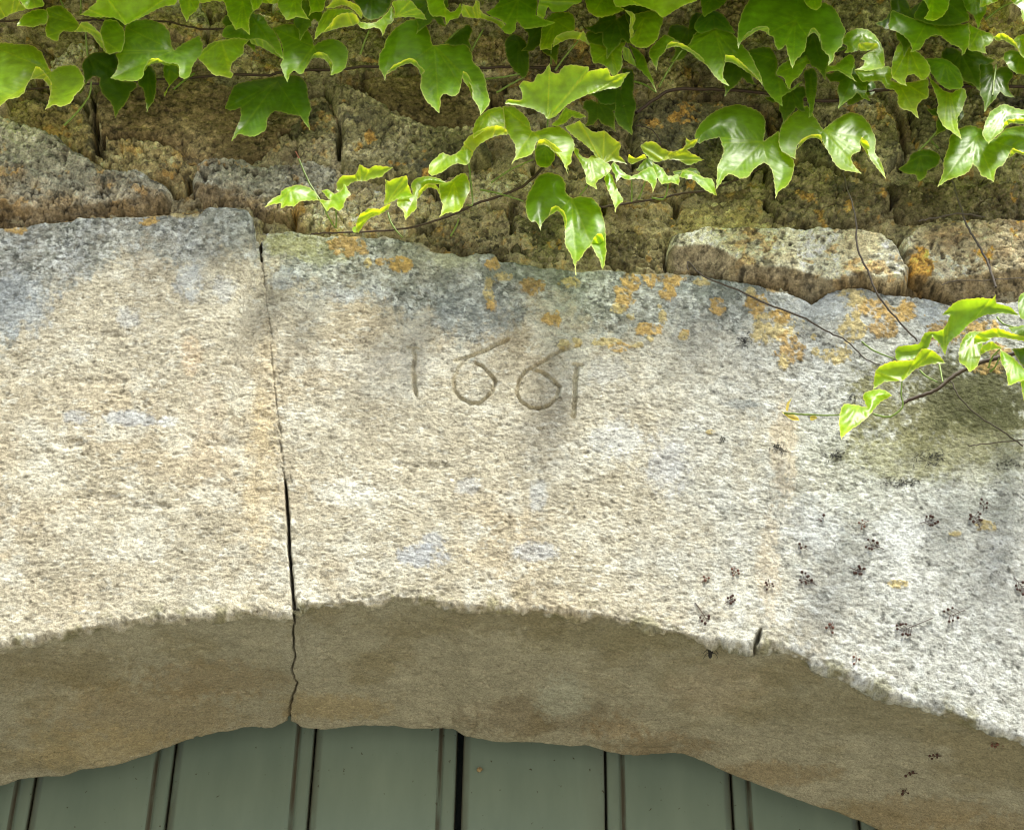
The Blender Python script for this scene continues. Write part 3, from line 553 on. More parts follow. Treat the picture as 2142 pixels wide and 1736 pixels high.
# ================================================================== doors
DY = DEP+.075
def door_mat():
    m, n, b = mat_base('sage_green_paint', .45); N = n.nodes.new; L = n.links.new
    tc = N('ShaderNodeTexCoord')
    mp = N('ShaderNodeMapping'); mp.inputs['Scale'].default_value = (1, 1, .25); L(tc.outputs['Object'], mp.inputs[0])
    a = N('ShaderNodeTexNoise'); a.inputs['Scale'].default_value = 9; a.inputs['Detail'].default_value = 6; a.inputs['Roughness'].default_value = .6; L(mp.outputs[0], a.inputs[0])
    cr = N('ShaderNodeValToRGB'); cr.color_ramp.elements[0].position = .3; cr.color_ramp.elements[1].position = .72
    cr.color_ramp.elements[0].color = (.170, .232, .188, 1); cr.color_ramp.elements[1].color = (.235, .305, .245, 1); L(a.outputs[0], cr.inputs[0])
    sp = N('ShaderNodeTexNoise'); sp.inputs['Scale'].default_value = 110; sp.inputs['Detail'].default_value = 2; L(tc.outputs['Object'], sp.inputs[0])
    s2 = N('ShaderNodeMapRange'); s2.inputs[1].default_value = .70; s2.inputs[2].default_value = .76; L(sp.outputs[0], s2.inputs[0])
    mx = N('ShaderNodeMix'); mx.data_type = 'RGBA'; mx.inputs[7].default_value = (.07, .075, .045, 1); L(s2.outputs[0], mx.inputs[0]); L(cr.outputs[0], mx.inputs[6])
    at_ = N('ShaderNodeAttribute'); at_.attribute_name = 'Col'
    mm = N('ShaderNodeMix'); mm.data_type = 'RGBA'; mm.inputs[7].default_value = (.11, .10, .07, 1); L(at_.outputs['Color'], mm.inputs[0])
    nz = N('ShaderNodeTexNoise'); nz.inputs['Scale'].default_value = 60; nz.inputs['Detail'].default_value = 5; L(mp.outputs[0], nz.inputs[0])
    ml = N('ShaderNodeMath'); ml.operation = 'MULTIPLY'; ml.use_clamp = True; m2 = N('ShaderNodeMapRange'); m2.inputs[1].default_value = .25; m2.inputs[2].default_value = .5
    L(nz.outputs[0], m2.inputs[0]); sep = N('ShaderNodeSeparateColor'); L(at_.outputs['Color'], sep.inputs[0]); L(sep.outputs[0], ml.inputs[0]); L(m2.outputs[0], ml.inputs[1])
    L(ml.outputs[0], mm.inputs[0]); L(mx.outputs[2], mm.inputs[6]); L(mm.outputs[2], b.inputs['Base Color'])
    bp = N('ShaderNodeBump'); bp.inputs['Strength'].default_value = .5; bp.inputs['Distance'].default_value = .0015
    b2 = N('ShaderNodeTexNoise'); b2.inputs['Scale'].default_value = 35; b2.inputs['Detail'].default_value = 7; L(mp.outputs[0], b2.inputs[0]); L(b2.outputs[0], bp.inputs['Height']); L(bp.outputs[0], b.inputs['Normal'])
    return m
M_DOOR = door_mat()
M_DARK = plain_mat('painted_gap_shade', (.02, .022, .018), .9)  # near-black colour stands in for the shade inside the door gaps
px_g = [55, 345, 643, 957, 1268, 1535, 1800]
XG = [float(at(p, 1736, DY)[0]) for p in px_g]
wl_ = XG[3]-XG[2]
XG = [XG[0]-wl_*k for k in range(6, 0, -1)]+XG+[XG[-1]+.205*k for k in range(1, 6)]
ci = 6+3
leaves_d = [empty('door_leaf', (XG[0], DY, 0), 'sage green tongue and groove door leaf left of the wide dark gap', 'door', 'pair of green plank doors'),
            empty('door_leaf', (XG[-1], DY, 0), 'sage green tongue and groove door leaf right of the wide dark gap', 'door', 'pair of green plank doors')]
for i in range(len(XG)-1):
    left = i < ci; a, b = XG[i], XG[i+1]
    ga = .0048 if i == ci else .0011; gb = .0048 if i+1 == ci else .0011
    a += ga; b -= gb; Wd = b-a
    # profile measured from the plain edge to the beaded edge
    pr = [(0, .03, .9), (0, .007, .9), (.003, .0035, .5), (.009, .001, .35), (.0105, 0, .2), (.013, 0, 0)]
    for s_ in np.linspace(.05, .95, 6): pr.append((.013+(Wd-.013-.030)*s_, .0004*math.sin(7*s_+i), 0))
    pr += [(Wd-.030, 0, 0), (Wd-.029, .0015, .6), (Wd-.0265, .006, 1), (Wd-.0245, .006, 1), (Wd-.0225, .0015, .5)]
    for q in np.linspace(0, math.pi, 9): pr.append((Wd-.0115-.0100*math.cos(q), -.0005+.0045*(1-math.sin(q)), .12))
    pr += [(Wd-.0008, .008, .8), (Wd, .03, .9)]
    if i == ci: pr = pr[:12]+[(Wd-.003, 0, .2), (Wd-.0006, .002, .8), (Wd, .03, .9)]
    elif not left: pr = [(Wd-x_, y_, c_) for x_, y_, c_ in pr][::-1]
    zz = np.linspace(.05, 3.65, 90); prn = np.array(pr)
    V = np.zeros((len(zz), len(pr), 3)); V[..., 0] = a+prn[:, 0][None]; V[..., 1] = DY+prn[:, 1][None]+.0006*fbm(V[..., 0]+zz[:, None]*.2, zz[:, None]+0*V[..., 0], .3, 2, 300+i); V[..., 2] = zz[:, None]
    cc = np.repeat(prn[:, 2][None], len(zz), 0)[..., None].repeat(3, -1)
    grid_part('board', V, np.ones((len(zz)-1, len(pr)-1), bool), M_DOOR, leaves_d[0 if left else 1], cc)
    # tongue behind the joint
    tx = b+gb
    if i+1 != ci:
        V = [(tx-.004, DY+.018, .05), (tx+.004, DY+.018, .05), (tx+.004, DY+.018, 3.65), (tx-.004, DY+.018, 3.65)]
        mesh_np('tongue', V, [(0, 1, 2, 3)], M_DARK, leaves_d[0 if left else 1])
x_ = XG[ci]; V = [(x_-.03, DY+.045, .05), (x_+.03, DY+.045, .05), (x_+.03, DY+.045, 3.65), (x_-.03, DY+.045, 3.65), (x_+.012, DY+.012, .05), (x_+.012, DY+.012, 3.65)]
mesh_np('rebate', V, [(0, 1, 2, 3), (1, 4, 5, 2)], M_DARK, leaves_d[1])

# small snail on the door, insect under the arch
c = at(1003, 1611, DY-.003)
spiral = []
for k in range(40):
    a = k*.38; r_ = .0042*(1-k/44); spiral.append((c[0]+r_*.55*math.cos(a), c[1]-.0015-k*.00009, c[2]+r_*.55*math.sin(a)))
V, Fc = tube('s', spiral, np.linspace(.0030, .0008, 10), None, seg=8)
o = mesh_np('snail_shell', V, Fc, M_SNAIL); tag(o, 'tiny round tan snail shell stuck on the green door board', 'snail')
c, n = on_arch(1487, 1362, .003)
body = [ball(c, .0036, sq=(1.0, .8, 1.5)), ball(c+np.array([.004, 0, .005]), .0026), ball(c+np.array([-.001, 0, -.006]), .003, sq=(.9, .8, 1.6))]
ins_ = empty('insect', tuple(c), 'small dark insect sitting under the arch near the short joint crack', 'insect')
V, Fc = join(body); mesh_np('body', V, Fc, M_BLACK, ins_)
for sgn in (-1, 1):
    for k in range(3):
        p0 = c+np.array([0, 0, .003-k*.003]); p1 = p0+np.array([sgn*.006, -.003, .002-k*.002]); p2 = p0+np.array([sgn*.010, .002, .003-k*.005])
        V, Fc = tube('l', [p0, p1, p2], [.0005, .0003], None, seg=5); mesh_np('leg', V, Fc, M_BLACK, ins_)

# ================================================================== climbing vine
OFF = {'A': (0, 0, .2856), 'B': (531.2, 0, .2856), 'C': (1027.0, 0, .2856), 'D': (1575.3, 0, .2856), 'E': (1362.8, 425.0, .3672), 'O': (0, 0, 1)}
def cv(c, pts):
    ox, oy, s = OFF[c]; return [(ox+a*s, oy+b*s) for a, b in pts]
def pp(s): return [tuple(float(v) for v in q.split(',')) for q in s.split()]
def smooth_outline(P, step=3.4, teeth=1.1, seed=0):
    P = np.array(P, float); n = len(P); out = []
    for i in range(n):
        p0, p1, p2, p3 = P[i-1], P[i], P[(i+1) % n], P[(i+2) % n]
        def sharp(a, b, c):
            u = a-b; w_ = c-b; cs = u@w_/(np.linalg.norm(u)*np.linalg.norm(w_)+1e-9); return cs > .12
        q0 = p1 if sharp(p0, p1, p2) else p0; q3 = p2 if sharp(p1, p2, p3) else p3
        L = np.linalg.norm(p2-p1); k = max(1, int(L/step))
        for j in range(k):
            t = j/k
            m1 = (p2-q0)*.42; m2 = (q3-p1)*.42
            if q0 is p1: m1 = (p2-p1)*.8
            if q3 is p2: m2 = (p2-p1)*.8
            mx_l = L*.95
            for m_ in (m1, m2):
                l_ = np.linalg.norm(m_)
                if l_ > mx_l: m_ *= mx_l/l_
            h = (2*t**3-3*t*t+1)*p1+(t**3-2*t*t+t)*m1+(-2*t**3+3*t*t)*p2+(t**3-t*t)*m2
            out.append(h)
    O = np.array(out)
    if teeth:
        T = np.roll(O, -1, 0)-np.roll(O, 1, 0); T /= np.linalg.norm(T, axis=1)[:, None]+1e-9; N_ = np.stack([T[:, 1], -T[:, 0]], 1)
        s = np.cumsum(np.linalg.norm(np.roll(O, -1, 0)-O, axis=1)); a = vn(s/5.5, s*0+seed, 3+seed)+.5*vn(s/2.8, s*0+seed, 9)
        saw = (s/11.0+.2*vn(s/20, s*0, seed)) % 1.0
        O = O+N_*((a*.45+(saw-.5)*1.1)*teeth)[:, None]
    return O
def patch(P, Y0, k, seed, under=False, base=None, veins=None, tint=(1, 1, 1), g=2.7, puff=1.0):
    """one sheet of leaf blade: outline P (layout units), depth Y0, lean k"""
    size = math.sqrt(max(abs(np.sum([P[i-1][0]*P[i][1]-P[i][0]*P[i-1][1] for i in range(len(P))]))/2, 30))
    O = smooth_outline(P, 3.4 if size > 18 else 2.4, 1.5 if size > 22 else .5, seed)
    x0, y0 = O.min(0); x1, y1 = O.max(0); g = g if size > 30 else 2.4
    gx, gy = np.meshgrid(np.arange(x0, x1, g), np.arange(y0, y1, g*.9)); gx = gx+(np.arange(gx.shape[0]) % 2)[:, None]*g/2
    gx = gx.ravel(); gy = gy.ravel()
    d = segd(gx, gy, O, True); m = inside(gx, gy, O) & (d > g*.55)
    pts = [Vector(p) for p in O]+[Vector((a, b)) for a, b in zip(gx[m], gy[m])]
    n = len(O)
    vv, ee, ff, ov, oe, of = delaunay_2d_cdt(pts, [(i, (i+1) % n) for i in range(n)], [], 1, 1e-4)
    V = np.array([(a.x, a.y) for a in vv]); Fc = [f for f in ff if len(f) == 3]
    ctr = V[np.array(Fc)].mean(1); okf = inside(ctr[:, 0], ctr[:, 1], O); Fc = np.array(Fc)[okf]
    X, Y_ = V[:, 0], V[:, 1]; d = segd(X, Y_, O, True)
    wv = np.clip((Y_-y0)/max(y1-y0, 1), 0, 1); S_ = .0007
    if base is None: base = ((x0+x1)/2, y0+.25*(y1-y0))
    Rr = max(7., min(26., size*.22))
    e = np.clip(1-d/Rr, 0, 1)**1.6; sv = None
    out = k*(Y_-(y0+y1)/2)*S_*1.0 + (0 if under else .38*(y1-y0)*S_*(wv**2-.5*wv))                         # towards the viewer
    if not under:
        out = out - e*Rr*S_*1.0*np.interp(wv, [0, .45, .75, 1], [1.0, .35, -.35, -.75])
        tips = veins or []
        dv_ = np.full(len(V), 99.)
        for t in tips: dv_ = np.minimum(dv_, segd(X, Y_, [base, t]))
        out = out - .0010*np.exp(-(dv_/3.6)**2)*puff + .0020*puff*(1-np.exp(-(dv_/18.)**2))
        if tips and size > 34:
            bd = np.full(len(V), 1e9); ph = np.zeros(len(V))
            for t in tips:
                ax, ay = t[0]-base[0], t[1]-base[1]; L_ = math.hypot(ax, ay)+1e-6; ax /= L_; ay /= L_
                al = (X-base[0])*ax+(Y_-base[1])*ay; pe = np.abs(-(X-base[0])*ay+(Y_-base[1])*ax)
                dd_ = np.hypot(al-np.clip(al, 0, L_), pe); mm_ = dd_ < bd; bd[mm_] = dd_[mm_]; ph[mm_] = (al-.85*pe)[mm_]
            sv = np.exp(-((((ph/13.) % 1)-.5)/.13)**2)*ss(1.5, 5, bd)*ss(34, 12, bd)
            out = out - .0006*sv
        # puckers running out from the veins
        an = np.arctan2(Y_-base[1], X-base[0]); rr = np.hypot(X-base[0], Y_-base[1])
        out = out + puff*.0005*np.sin(rr/7.5+3*vn(an*2, rr*0, seed))*np.exp(-((d-9)/12)**2)
    else:
        out = out + e*Rr*S_*.35
        dv_ = np.full(len(V), 99.)
        for t in (veins or []): dv_ = np.minimum(dv_, segd(X, Y_, [base, t]))
        out = out + .002*np.exp(-(dv_/3.5)**2)
    out = out + puff*(.009*fbm(X+seed*31, Y_, 80, 2, seed)+.0028*fbm(X+seed*31, Y_, 32, 2, seed+3))*min(1, size/60)
    W3 = at(X, Y_, Y0-out)
    rim = np.exp(-(d/1.3)**2)
    base_c = np.array([.135, .280, .008]) if not under else np.array([.235, .385, .018])
    c = base_c*np.array(tint)
    cl = np.repeat(c[None], len(V), 0)*(1+.18*fbm(X+seed*7, Y_, 34, 3, seed+8))[:, None]
    cl = mixc(cl, c*np.array([1.9, 1.45, 1.6]), .65*np.exp(-(dv_/1.3)**2))
    if not under and sv is not None: cl = mixc(cl, c*np.array([1.55, 1.3, 1.4]), .45*sv)
    if not under: cl = mixc(cl, c*np.array([1.75, 1.35, 1.0]), .55*np.clip(1-d/16, 0, 1)*ss(.35, .9, wv))  # lower margins painted lighter, as if the lobes caught more light
    cl = mixc(cl, np.array([.46, .52, .20]), rim*(.75 if tint[0] > .75 else .35)*(1 if size > 14 else .3))  # light caught by the leaf edge, painted as a pale rim
    return W3, Fc, cl
def tips_of(P, base, n=5):
    P = np.array(P); c = P.mean(0); b = np.array(base); r = []
    for i in range(len(P)):
        a, p, q = P[i-1], P[i], P[(i+1) % len(P)]; u = a-p; w_ = q-p
        cs = u@w_/(np.linalg.norm(u)*np.linalg.norm(w_)+1e-9); ds = np.linalg.norm(p-b)
        if ds > 20: r.append((cs+ds/150, tuple(p)))
    r.sort(reverse=True); return [x[1] for x in r[:n]]
leaf_no = 0
def leaf(vine, crop, Y0, parts, tint=(1, 1, 1), base=None, k=.42):
    """parts: list of (kind, points); kind T upper face, U rolled edge or underside"""
    global leaf_no; leaf_no += 1; sd = leaf_no
    Vs, Fs, Cs_, o = [], [], [], 0
    b = cv(crop, [base])[0] if base else None
    for j, (kd, s) in enumerate(parts):
        P = cv(crop, pp(s)); und = kd[0] == 'U'
        bb = b
        if bb is None: A_ = np.array(P); bb = (A_[:, 0].mean(), A_[:, 1].min()+.2*(A_[:, 1].max()-A_[:, 1].min())) if not und else (A_[:, 0].mean(), A_[:, 1].max())
        y = Y0 if j == 0 else Y0-.006*min(j, 2)
        kk = (k if not und else (-.55 if len(kd) == 1 else -.35))
        V, Fc, c_ = patch(P, y, kk, sd*3+j, und, bb, tips_of(P, bb), tint, puff=1 if not und else .5)
        Vs.append(V); Fs.append(Fc+o); Cs_.append(c_); o += len(V)
    return mesh_np('leaf', np.vstack(Vs), np.vstack(Fs), M_LEAF, vine, np.vstack(Cs_))

vine = empty('climbing_vine', tuple(at(1071, 0, 0)), 'big glossy green climbing vine hanging in a fringe along the top of the wall', 'vine')
shoot = empty('climbing_vine', tuple(at(1000, 470, 0)), 'small yellow green vine shoot trailing left across the wall just above the middle arch stone', 'vine')
shoot2 = empty('climbing_vine', tuple(at(2142, 760, 0)), 'light green vine shoot reaching in over the grey right hand arch stone', 'vine')
LT = (1.2, 1.15, 1.1); YG = (1.15, 1.22, 1.1); DK = (.28, .36, .6); MD = (.70, .78, 1.); BL = (.8, .95, 2.0)  # the dark tints put the shade of background leaves into their colour
v = vine
# --- left part
leaf(v, 'A', -.085, [('U+', '-80,180 0,150 60,115 130,88 200,68 175,45 145,15 110,-60 -80,-60'), ('T', '110,-60 150,15 200,68 260,62 325,42 315,10 300,-60')], LT)
leaf(v, 'A', -.075, [('T', '335,70 430,40 500,80 560,150 582,190 560,225 530,238 470,232 440,255 422,305 385,295 340,268 333,215 340,165 355,120'),
   ('T', '730,235 770,150 850,155 905,215 918,290 905,340 885,385 850,385 815,400 780,390 755,330 740,270'),
   ('U', '540,238 570,205 590,172 640,165 690,200 735,250 760,320 775,390 740,350 700,295 650,245 600,238'),
   ('T', '120,195 165,120 250,75 340,75 352,125 335,180 290,185 240,205 180,195')], base=(585, 180))
leaf(v, 'A', -.100, [('U+', '585,112 640,70 700,20 750,-60 1280,-60 1290,30 1190,55 1080,110 1000,150 915,185 880,155 820,132 700,130')], YG, base=(930, 185))
leaf(v, 'A', -.09, [('T', '1300,-60 1320,60 1340,110 1370,165 1390,120 1440,80 1460,30 1470,-60')], LT)
leaf(v, 'A', -.09, [('T', '1590,-60 1650,40 1670,120 1700,180 1730,220 1770,210 1832,265 1825,180 1840,110 1880,60 1920,20 1910,-60'), ('U', '1440,-60 1470,25 1560,10 1640,10 1640,-60')], LT)
leaf(v, 'A', -.085, [('T', '920,200 960,160 1080,145 1190,180 1240,240 1255,330 1275,370 1330,330 1400,290 1460,260 1485,330 1475,400 1440,440 1410,490 1390,560 1350,580 1315,560 1310,490 1290,470 1230,465 1190,450 1140,430 1090,450 1060,500 1050,560 1010,590 970,600 880,590 808,575 850,520 865,460 850,400 890,370 905,300'),
   ('U', '1050,530 1070,470 1110,430 1160,432 1200,455 1270,455 1310,480 1325,560 1305,500 1270,480 1220,484 1160,462 1100,478')], MD, base=(1270, 372))
leaf(v, 'B', -.070, [('T', '-230,270 -210,200 -140,180 -60,230 -30,110 40,110 70,130 110,190 160,250 195,330 218,440 170,395 120,335 60,295 0,290 -40,295 -120,290'),
   ('U', '-30,290 0,283 60,290 120,330 170,390 212,440 140,395 60,350 -20,320')], MD)
leaf(v, 'A', -.095, [('T', '1450,425 1490,360 1560,310 1640,295 1740,280 1830,295 1790,340 1780,400 1740,430 1700,470 1690,520 1712,545 1690,575 1620,560 1570,555 1530,520 1490,470')], LT, base=(1620, 300))
leaf(v, 'A', -.080, [('T', '-80,330 0,315 100,320 230,335 300,380 340,460 375,525 430,490 540,480 590,520 618,590 600,650 550,700 520,755 450,785 400,770 330,808 355,740 370,660 372,620 335,560 275,500 240,560 190,640 180,680 120,720 60,730 0,780 -80,800'),
   ('U', '225,590 240,530 270,487 310,515 350,560 382,620 372,690 355,630 320,590 270,580')], (1.15, 1.08, 1), base=(375, 522))
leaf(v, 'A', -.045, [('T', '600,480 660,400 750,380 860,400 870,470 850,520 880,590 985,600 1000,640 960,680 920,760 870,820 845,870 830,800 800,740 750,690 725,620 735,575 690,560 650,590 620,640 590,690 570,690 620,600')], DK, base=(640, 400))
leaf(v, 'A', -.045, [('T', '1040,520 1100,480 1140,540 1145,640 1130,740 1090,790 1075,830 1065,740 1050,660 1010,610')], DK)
leaf(v, 'A', -.050, [('T', '1205,470 1300,480 1310,560 1285,590 1240,640 1205,712 1200,690 1235,630 1200,560')], MD)
leaf(v, 'B', -.045, [('T', '-215,800 -150,640 -60,600 60,580 200,560 330,560 385,620 400,720 420,800 400,870 415,960 370,900 330,850 250,840 160,815 100,870 90,950 0,1000 -60,995 -110,985 -165,1040 -140,960 -100,860 -100,790 -160,810')], (.5, .62, .9), base=(170, 600))
leaf(v, 'B', -.080, [('T', '135,210 200,185 300,180 370,210 420,260 440,340 480,310 560,285 640,310 690,370 685,450 660,510 610,540 560,555 575,480 560,440 520,400 470,390 430,420 400,470 370,520 350,545 320,540 300,520 270,540 245,605 215,540 195,470 210,430 205,330 170,260'),
   ('U', '410,445 440,395 490,384 530,400 560,440 582,480 560,555 556,490 520,440 450,425')], MD, base=(437, 342))
leaf(v, 'B', -.09, [('T', '160,-60 180,60 210,110 245,150 310,130 370,140 412,150 375,100 350,40 370,-60'), ('U', '50,-60 60,20 170,25 190,-60'), ('T', '-40,-60 -10,80 20,70 55,30 50,-60')], LT)
leaf(v, 'B', -.07, [('T', '390,-60 410,60 400,120 430,95 500,85 520,30 530,-60')], LT)
leaf(v, 'B', -.06, [('T', '680,-60 990,-60 1000,40 930,130 860,150 810,130 770,60')], DK)
leaf(v, 'B', -.095, [('T', '437,300 455,230 475,170 510,100 550,70 620,65 700,70 745,100 650,110 590,160 550,215 490,250'),
   ('T', '750,150 800,165 870,170 930,140 980,90 1010,40 1025,90 1020,160 975,195 945,270 925,220 880,205 830,215 780,205'),
   ('U', '500,245 550,190 600,125 660,98 720,95 755,115 772,165 720,190 640,205 560,225'),
   ('U', '515,60 560,30 600,-60 650,-10 720,20 770,50 797,110 790,145 750,100 700,55 640,42 580,62')], (1.2, 1.1, 1), base=(640, -20))
leaf(v, 'B', -.09, [('U+', '1010,20 1080,0 1150,5 1200,60 1240,100 1265,148 1150,130 1060,132 1025,135 1028,70')], YG, base=(1040, 120))
leaf(v, 'B', -.095, [('T', '1265,-60 1275,60 1300,120 1350,125 1395,130 1405,190 1440,150 1500,130 1525,60 1510,30 1480,70 1440,90 1400,40 1380,-60'),
   ('U', '1520,110 1525,30 1600,50 1625,5 1650,10 1670,90 1750,130 1830,170 1850,250 1780,185 1700,148 1600,135 1530,128')], LT)
leaf(v, 'C', -.105, [('T', '-40,90 20,60 60,10 100,-60 310,-60 340,30 330,110 380,140 470,170 400,195 310,210 250,215 210,180 190,150 180,220 150,250 110,250 75,210 110,180 60,140 0,120'),
   ('U', '335,105 350,20 390,-60 680,-60 660,18 600,42 550,78 490,92 450,90 420,50 405,75 390,135 350,125')], (.75, .85, 1.3), base=(200, 0))
leaf(v, 'B', -.085, [('T', '1060,190 1130,150 1200,145 1260,190 1290,250 1310,330 1400,325 1470,330 1540,310 1590,380 1610,460 1650,500 1690,560 1710,660 1728,740 1700,800 1660,848 1640,780 1600,720 1600,660 1580,610 1530,560 1520,620 1500,680 1450,710 1400,690 1370,710 1365,780 1357,832 1300,780 1250,720 1220,640 1225,560 1240,520 1200,485 1160,450 1080,470 1010,505 970,550 962,597 940,540 915,500 915,410 950,350 980,270'),
   ('U', '975,550 1010,490 1070,455 1140,428 1190,450 1220,490 1248,515 1228,565 1195,500 1140,468 1060,495'), ('U', '1530,522 1565,545 1595,600 1608,660 1600,720 1570,640 1530,590')], (.8, .92, 1), base=(1320, 332))
leaf(v, 'B', -.055, [('T', '1400,320 1450,260 1520,210 1570,180 1600,230 1575,290 1600,380 1540,330 1470,340')], DK)
leaf(v, 'C', -.05, [('T', '110,290 170,250 240,290 270,350 280,430 275,520 240,572 190,540 140,480 105,380')], DK)
# --- middle
leaf(v, 'C', -.080, [('T', '370,210 400,150 450,100 540,90 600,110 615,190 600,235 540,245 490,280 450,330 445,372 400,360 360,372 355,340 370,250'),
   ('T', '720,310 850,335 980,310 1000,300 960,370 965,440 960,490 930,540 915,618 890,560 850,500 800,470 750,465 730,400'),
   ('U', '450,350 470,280 530,240 600,228 660,240 680,225 700,280 718,335 690,312 640,292 580,288 520,308')], (1.1, 1.05, 1))
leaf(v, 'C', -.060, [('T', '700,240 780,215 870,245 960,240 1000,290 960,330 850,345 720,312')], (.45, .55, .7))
leaf(v, 'C', -.072, [('T', '1010,330 1080,370 1130,430 1150,500 1180,570 1217,682 1160,590 1100,520 1060,490 1050,420'), ('U', '968,345 1010,360 1050,440 1062,490 1020,470 970,430')], MD)
leaf(v, 'C', -.092, [('T', '680,-60 700,60 740,110 800,130 900,110 980,70 930,40 910,-60')], LT)
leaf(v, 'C', -.110, [('U+', '915,50 1040,40 1130,60 1210,90 1260,132 1300,110 1400,50 1500,10 1600,-60 915,-60')], YG, base=(1255, 132))
leaf(v, 'C', -.082, [('T', '1050,110 1120,90 1200,80 1262,130 1240,220 1220,290 1150,350 1110,358 1060,345 1012,295 1050,250 1030,200 1055,140'), ('U', '975,72 1040,98 1060,140 1036,200 1050,252 1018,292 1012,200 1020,130')], (1.1, 1.05, 1))
leaf(v, 'C', -.085, [('T', '1155,380 1230,290 1280,255 1350,290 1440,330 1500,240 1600,210 1700,215 1780,260 1840,330 1900,400 1940,480 1984,580 1990,632 1940,560 1850,480 1780,440 1720,410 1715,470 1700,560 1750,638 1680,600 1620,540 1580,480 1500,410 1430,350 1370,315 1310,320 1270,390 1230,430 1215,518 1185,460'),
   ('U', '1265,380 1310,310 1380,316 1450,350 1520,400 1615,500 1540,455 1460,390 1370,345 1300,355'), ('U', '1715,405 1780,415 1860,480 1985,610 1860,520 1770,465 1715,455')], (.95, .98, 1), base=(1640, 225))
leaf(v, 'C', -.05, [('T', '1490,180 1540,110 1620,80 1700,110 1750,180 1790,250 1700,230 1640,215 1540,250 1495,220')], (.5, .65, 1.3))
leaf(v, 'C', -.065, [('T', '1550,-60 1760,-60 1700,40 1600,100 1560,132 1540,60')], MD)
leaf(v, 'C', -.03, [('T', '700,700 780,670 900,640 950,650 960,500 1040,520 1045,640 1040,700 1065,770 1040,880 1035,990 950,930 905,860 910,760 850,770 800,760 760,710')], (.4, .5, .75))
# --- right
leaf(v, 'D', -.100, [('T', '-110,200 -80,90 -40,20 20,-60 370,-60 420,20 520,20 590,60 630,120 660,190 680,230 660,290 650,340 600,390 590,440 550,482 555,420 530,390 500,350 490,290 480,250 440,220 405,260 390,310 380,370 350,410 310,450 290,512 270,450 250,390 240,330 190,370 160,330 150,280 110,250 110,210 60,200 0,225 -50,270 -90,310 -108,358 -115,290'),
   ('U', '-90,315 -60,260 0,215 50,193 110,203 118,262 140,285 90,240 40,225 -20,262'), ('U', '400,275 420,220 450,207 487,258 492,320 470,262 440,242')], (.85, .95, 1.1), base=(310, 150))
leaf(v, 'D', -.080, [('T', '170,545 180,500 230,460 300,420 380,385 440,420 470,470 520,480 600,480 660,430 720,400 745,450 735,500 725,550 762,607 700,570 620,520 550,530 500,540 460,500 405,470 370,510 340,560 290,600 268,662 240,620 220,570')], LT, base=(450, 420))
leaf(v, 'D', -.065, [('T', '-40,380 40,350 120,350 170,420 180,480 170,550 220,590 265,660 330,610 365,600 300,660 240,690 215,720 215,782 160,740 90,660 50,580 0,540 -30,460')], MD)
leaf(v, 'D', -.045, [('T', '380,600 370,530 440,500 470,560 465,660 450,760 430,850 405,870 410,780 385,690')], (.6, .7, .8))
leaf(v, 'D', -.090, [('T', '655,290 690,240 760,210 850,225 910,280 950,350 962,430 960,490 900,510 820,520 740,510 800,490 815,450 790,430 830,390 900,360 900,325 780,322 770,370 720,385 668,390 690,350 660,320'), ('U', '775,320 905,320 907,358 840,378 780,372')], LT)
leaf(v, 'D', -.085, [('T', '740,520 840,510 940,490 1000,490 1040,540 1010,590 1080,610 1180,600 1275,580 1285,640 1280,715 1230,740 1200,790 1215,872 1150,820 1090,800 1060,760 1055,690 1020,660 970,650 940,600 860,600 800,600 770,560')], (1.3, 1.15, 1.4))
leaf(v, 'D', -.092, [('T', '1105,280 1130,340 1200,380 1260,430 1300,500 1290,550 1240,590 1180,550 1130,560 1115,600 1127,632 1070,610 1020,570 1010,510 1025,430 1050,350')], (1.35, 1.2, 1.2))
leaf(v, 'D', -.084, [('T', '1250,440 1330,425 1420,440 1490,490 1530,560 1535,640 1450,660 1370,620 1310,540')], (.65, .78, .8))
leaf(v, 'D', -.096, [('T', '1280,520 1310,580 1380,650 1450,680 1530,645 1562,680 1555,740 1530,810 1500,870 1505,950 1527,1022 1470,980 1400,930 1370,880 1345,820 1355,760 1330,680 1290,580')], (1.35, 1.2, 1.5))
leaf(v, 'D', -.080, [('T', '990,200 1000,140 1020,80 1100,110 1180,140 1300,160 1450,170 1540,180 1580,165 1590,260 1575,350 1530,412 1520,360 1440,320 1380,270 1340,260 1270,290 1230,360 1150,387 1160,340 1120,280 1080,250 1000,215')], (.9, .95, 1))
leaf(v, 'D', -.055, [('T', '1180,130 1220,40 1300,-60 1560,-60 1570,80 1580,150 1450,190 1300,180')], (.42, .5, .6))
leaf(v, 'D', -.080, [('T', '1580,170 1640,210 1760,260 1740,320 1700,350 1712,400 1650,380 1580,370 1575,300')], LT)
leaf(v, 'D', -.095, [('T', '1190,-60 1260,20 1285,80 1250,140 1312,157 1380,130 1430,60 1445,-60')], LT)
leaf(v, 'D', -.110, [('T', '360,-60 390,40 460,77 500,40 515,-60')], LT)
leaf(v, 'D', -.07, [('T', '1530,-60 1550,60 1620,130 1650,222 1670,150 1705,90 1700,-60')], MD)
leaf(v, 'D', -.09, [('T', '1680,-60 1658,62 1720,40 1790,10 1790,-60')], LT)
leaf(v, 'D', -.085, [('T', '1900,300 1950,260 2090,250 2090,440 1984,428 1950,380 1930,320'), ('U', '1755,275 1800,248 1850,253 1920,308 1950,370 1984,430 1920,350 1840,300 1780,300')], (1.1, 1.05, 1))
leaf(v, 'D', -.06, [('T', '1835,400 1900,370 2090,440 2090,560 1930,540 1860,480')], MD)
leaf(v, 'D', -.095, [('T', '1870,-60 1900,20 1960,70 1980,162 2090,200 2090,-60')], LT)
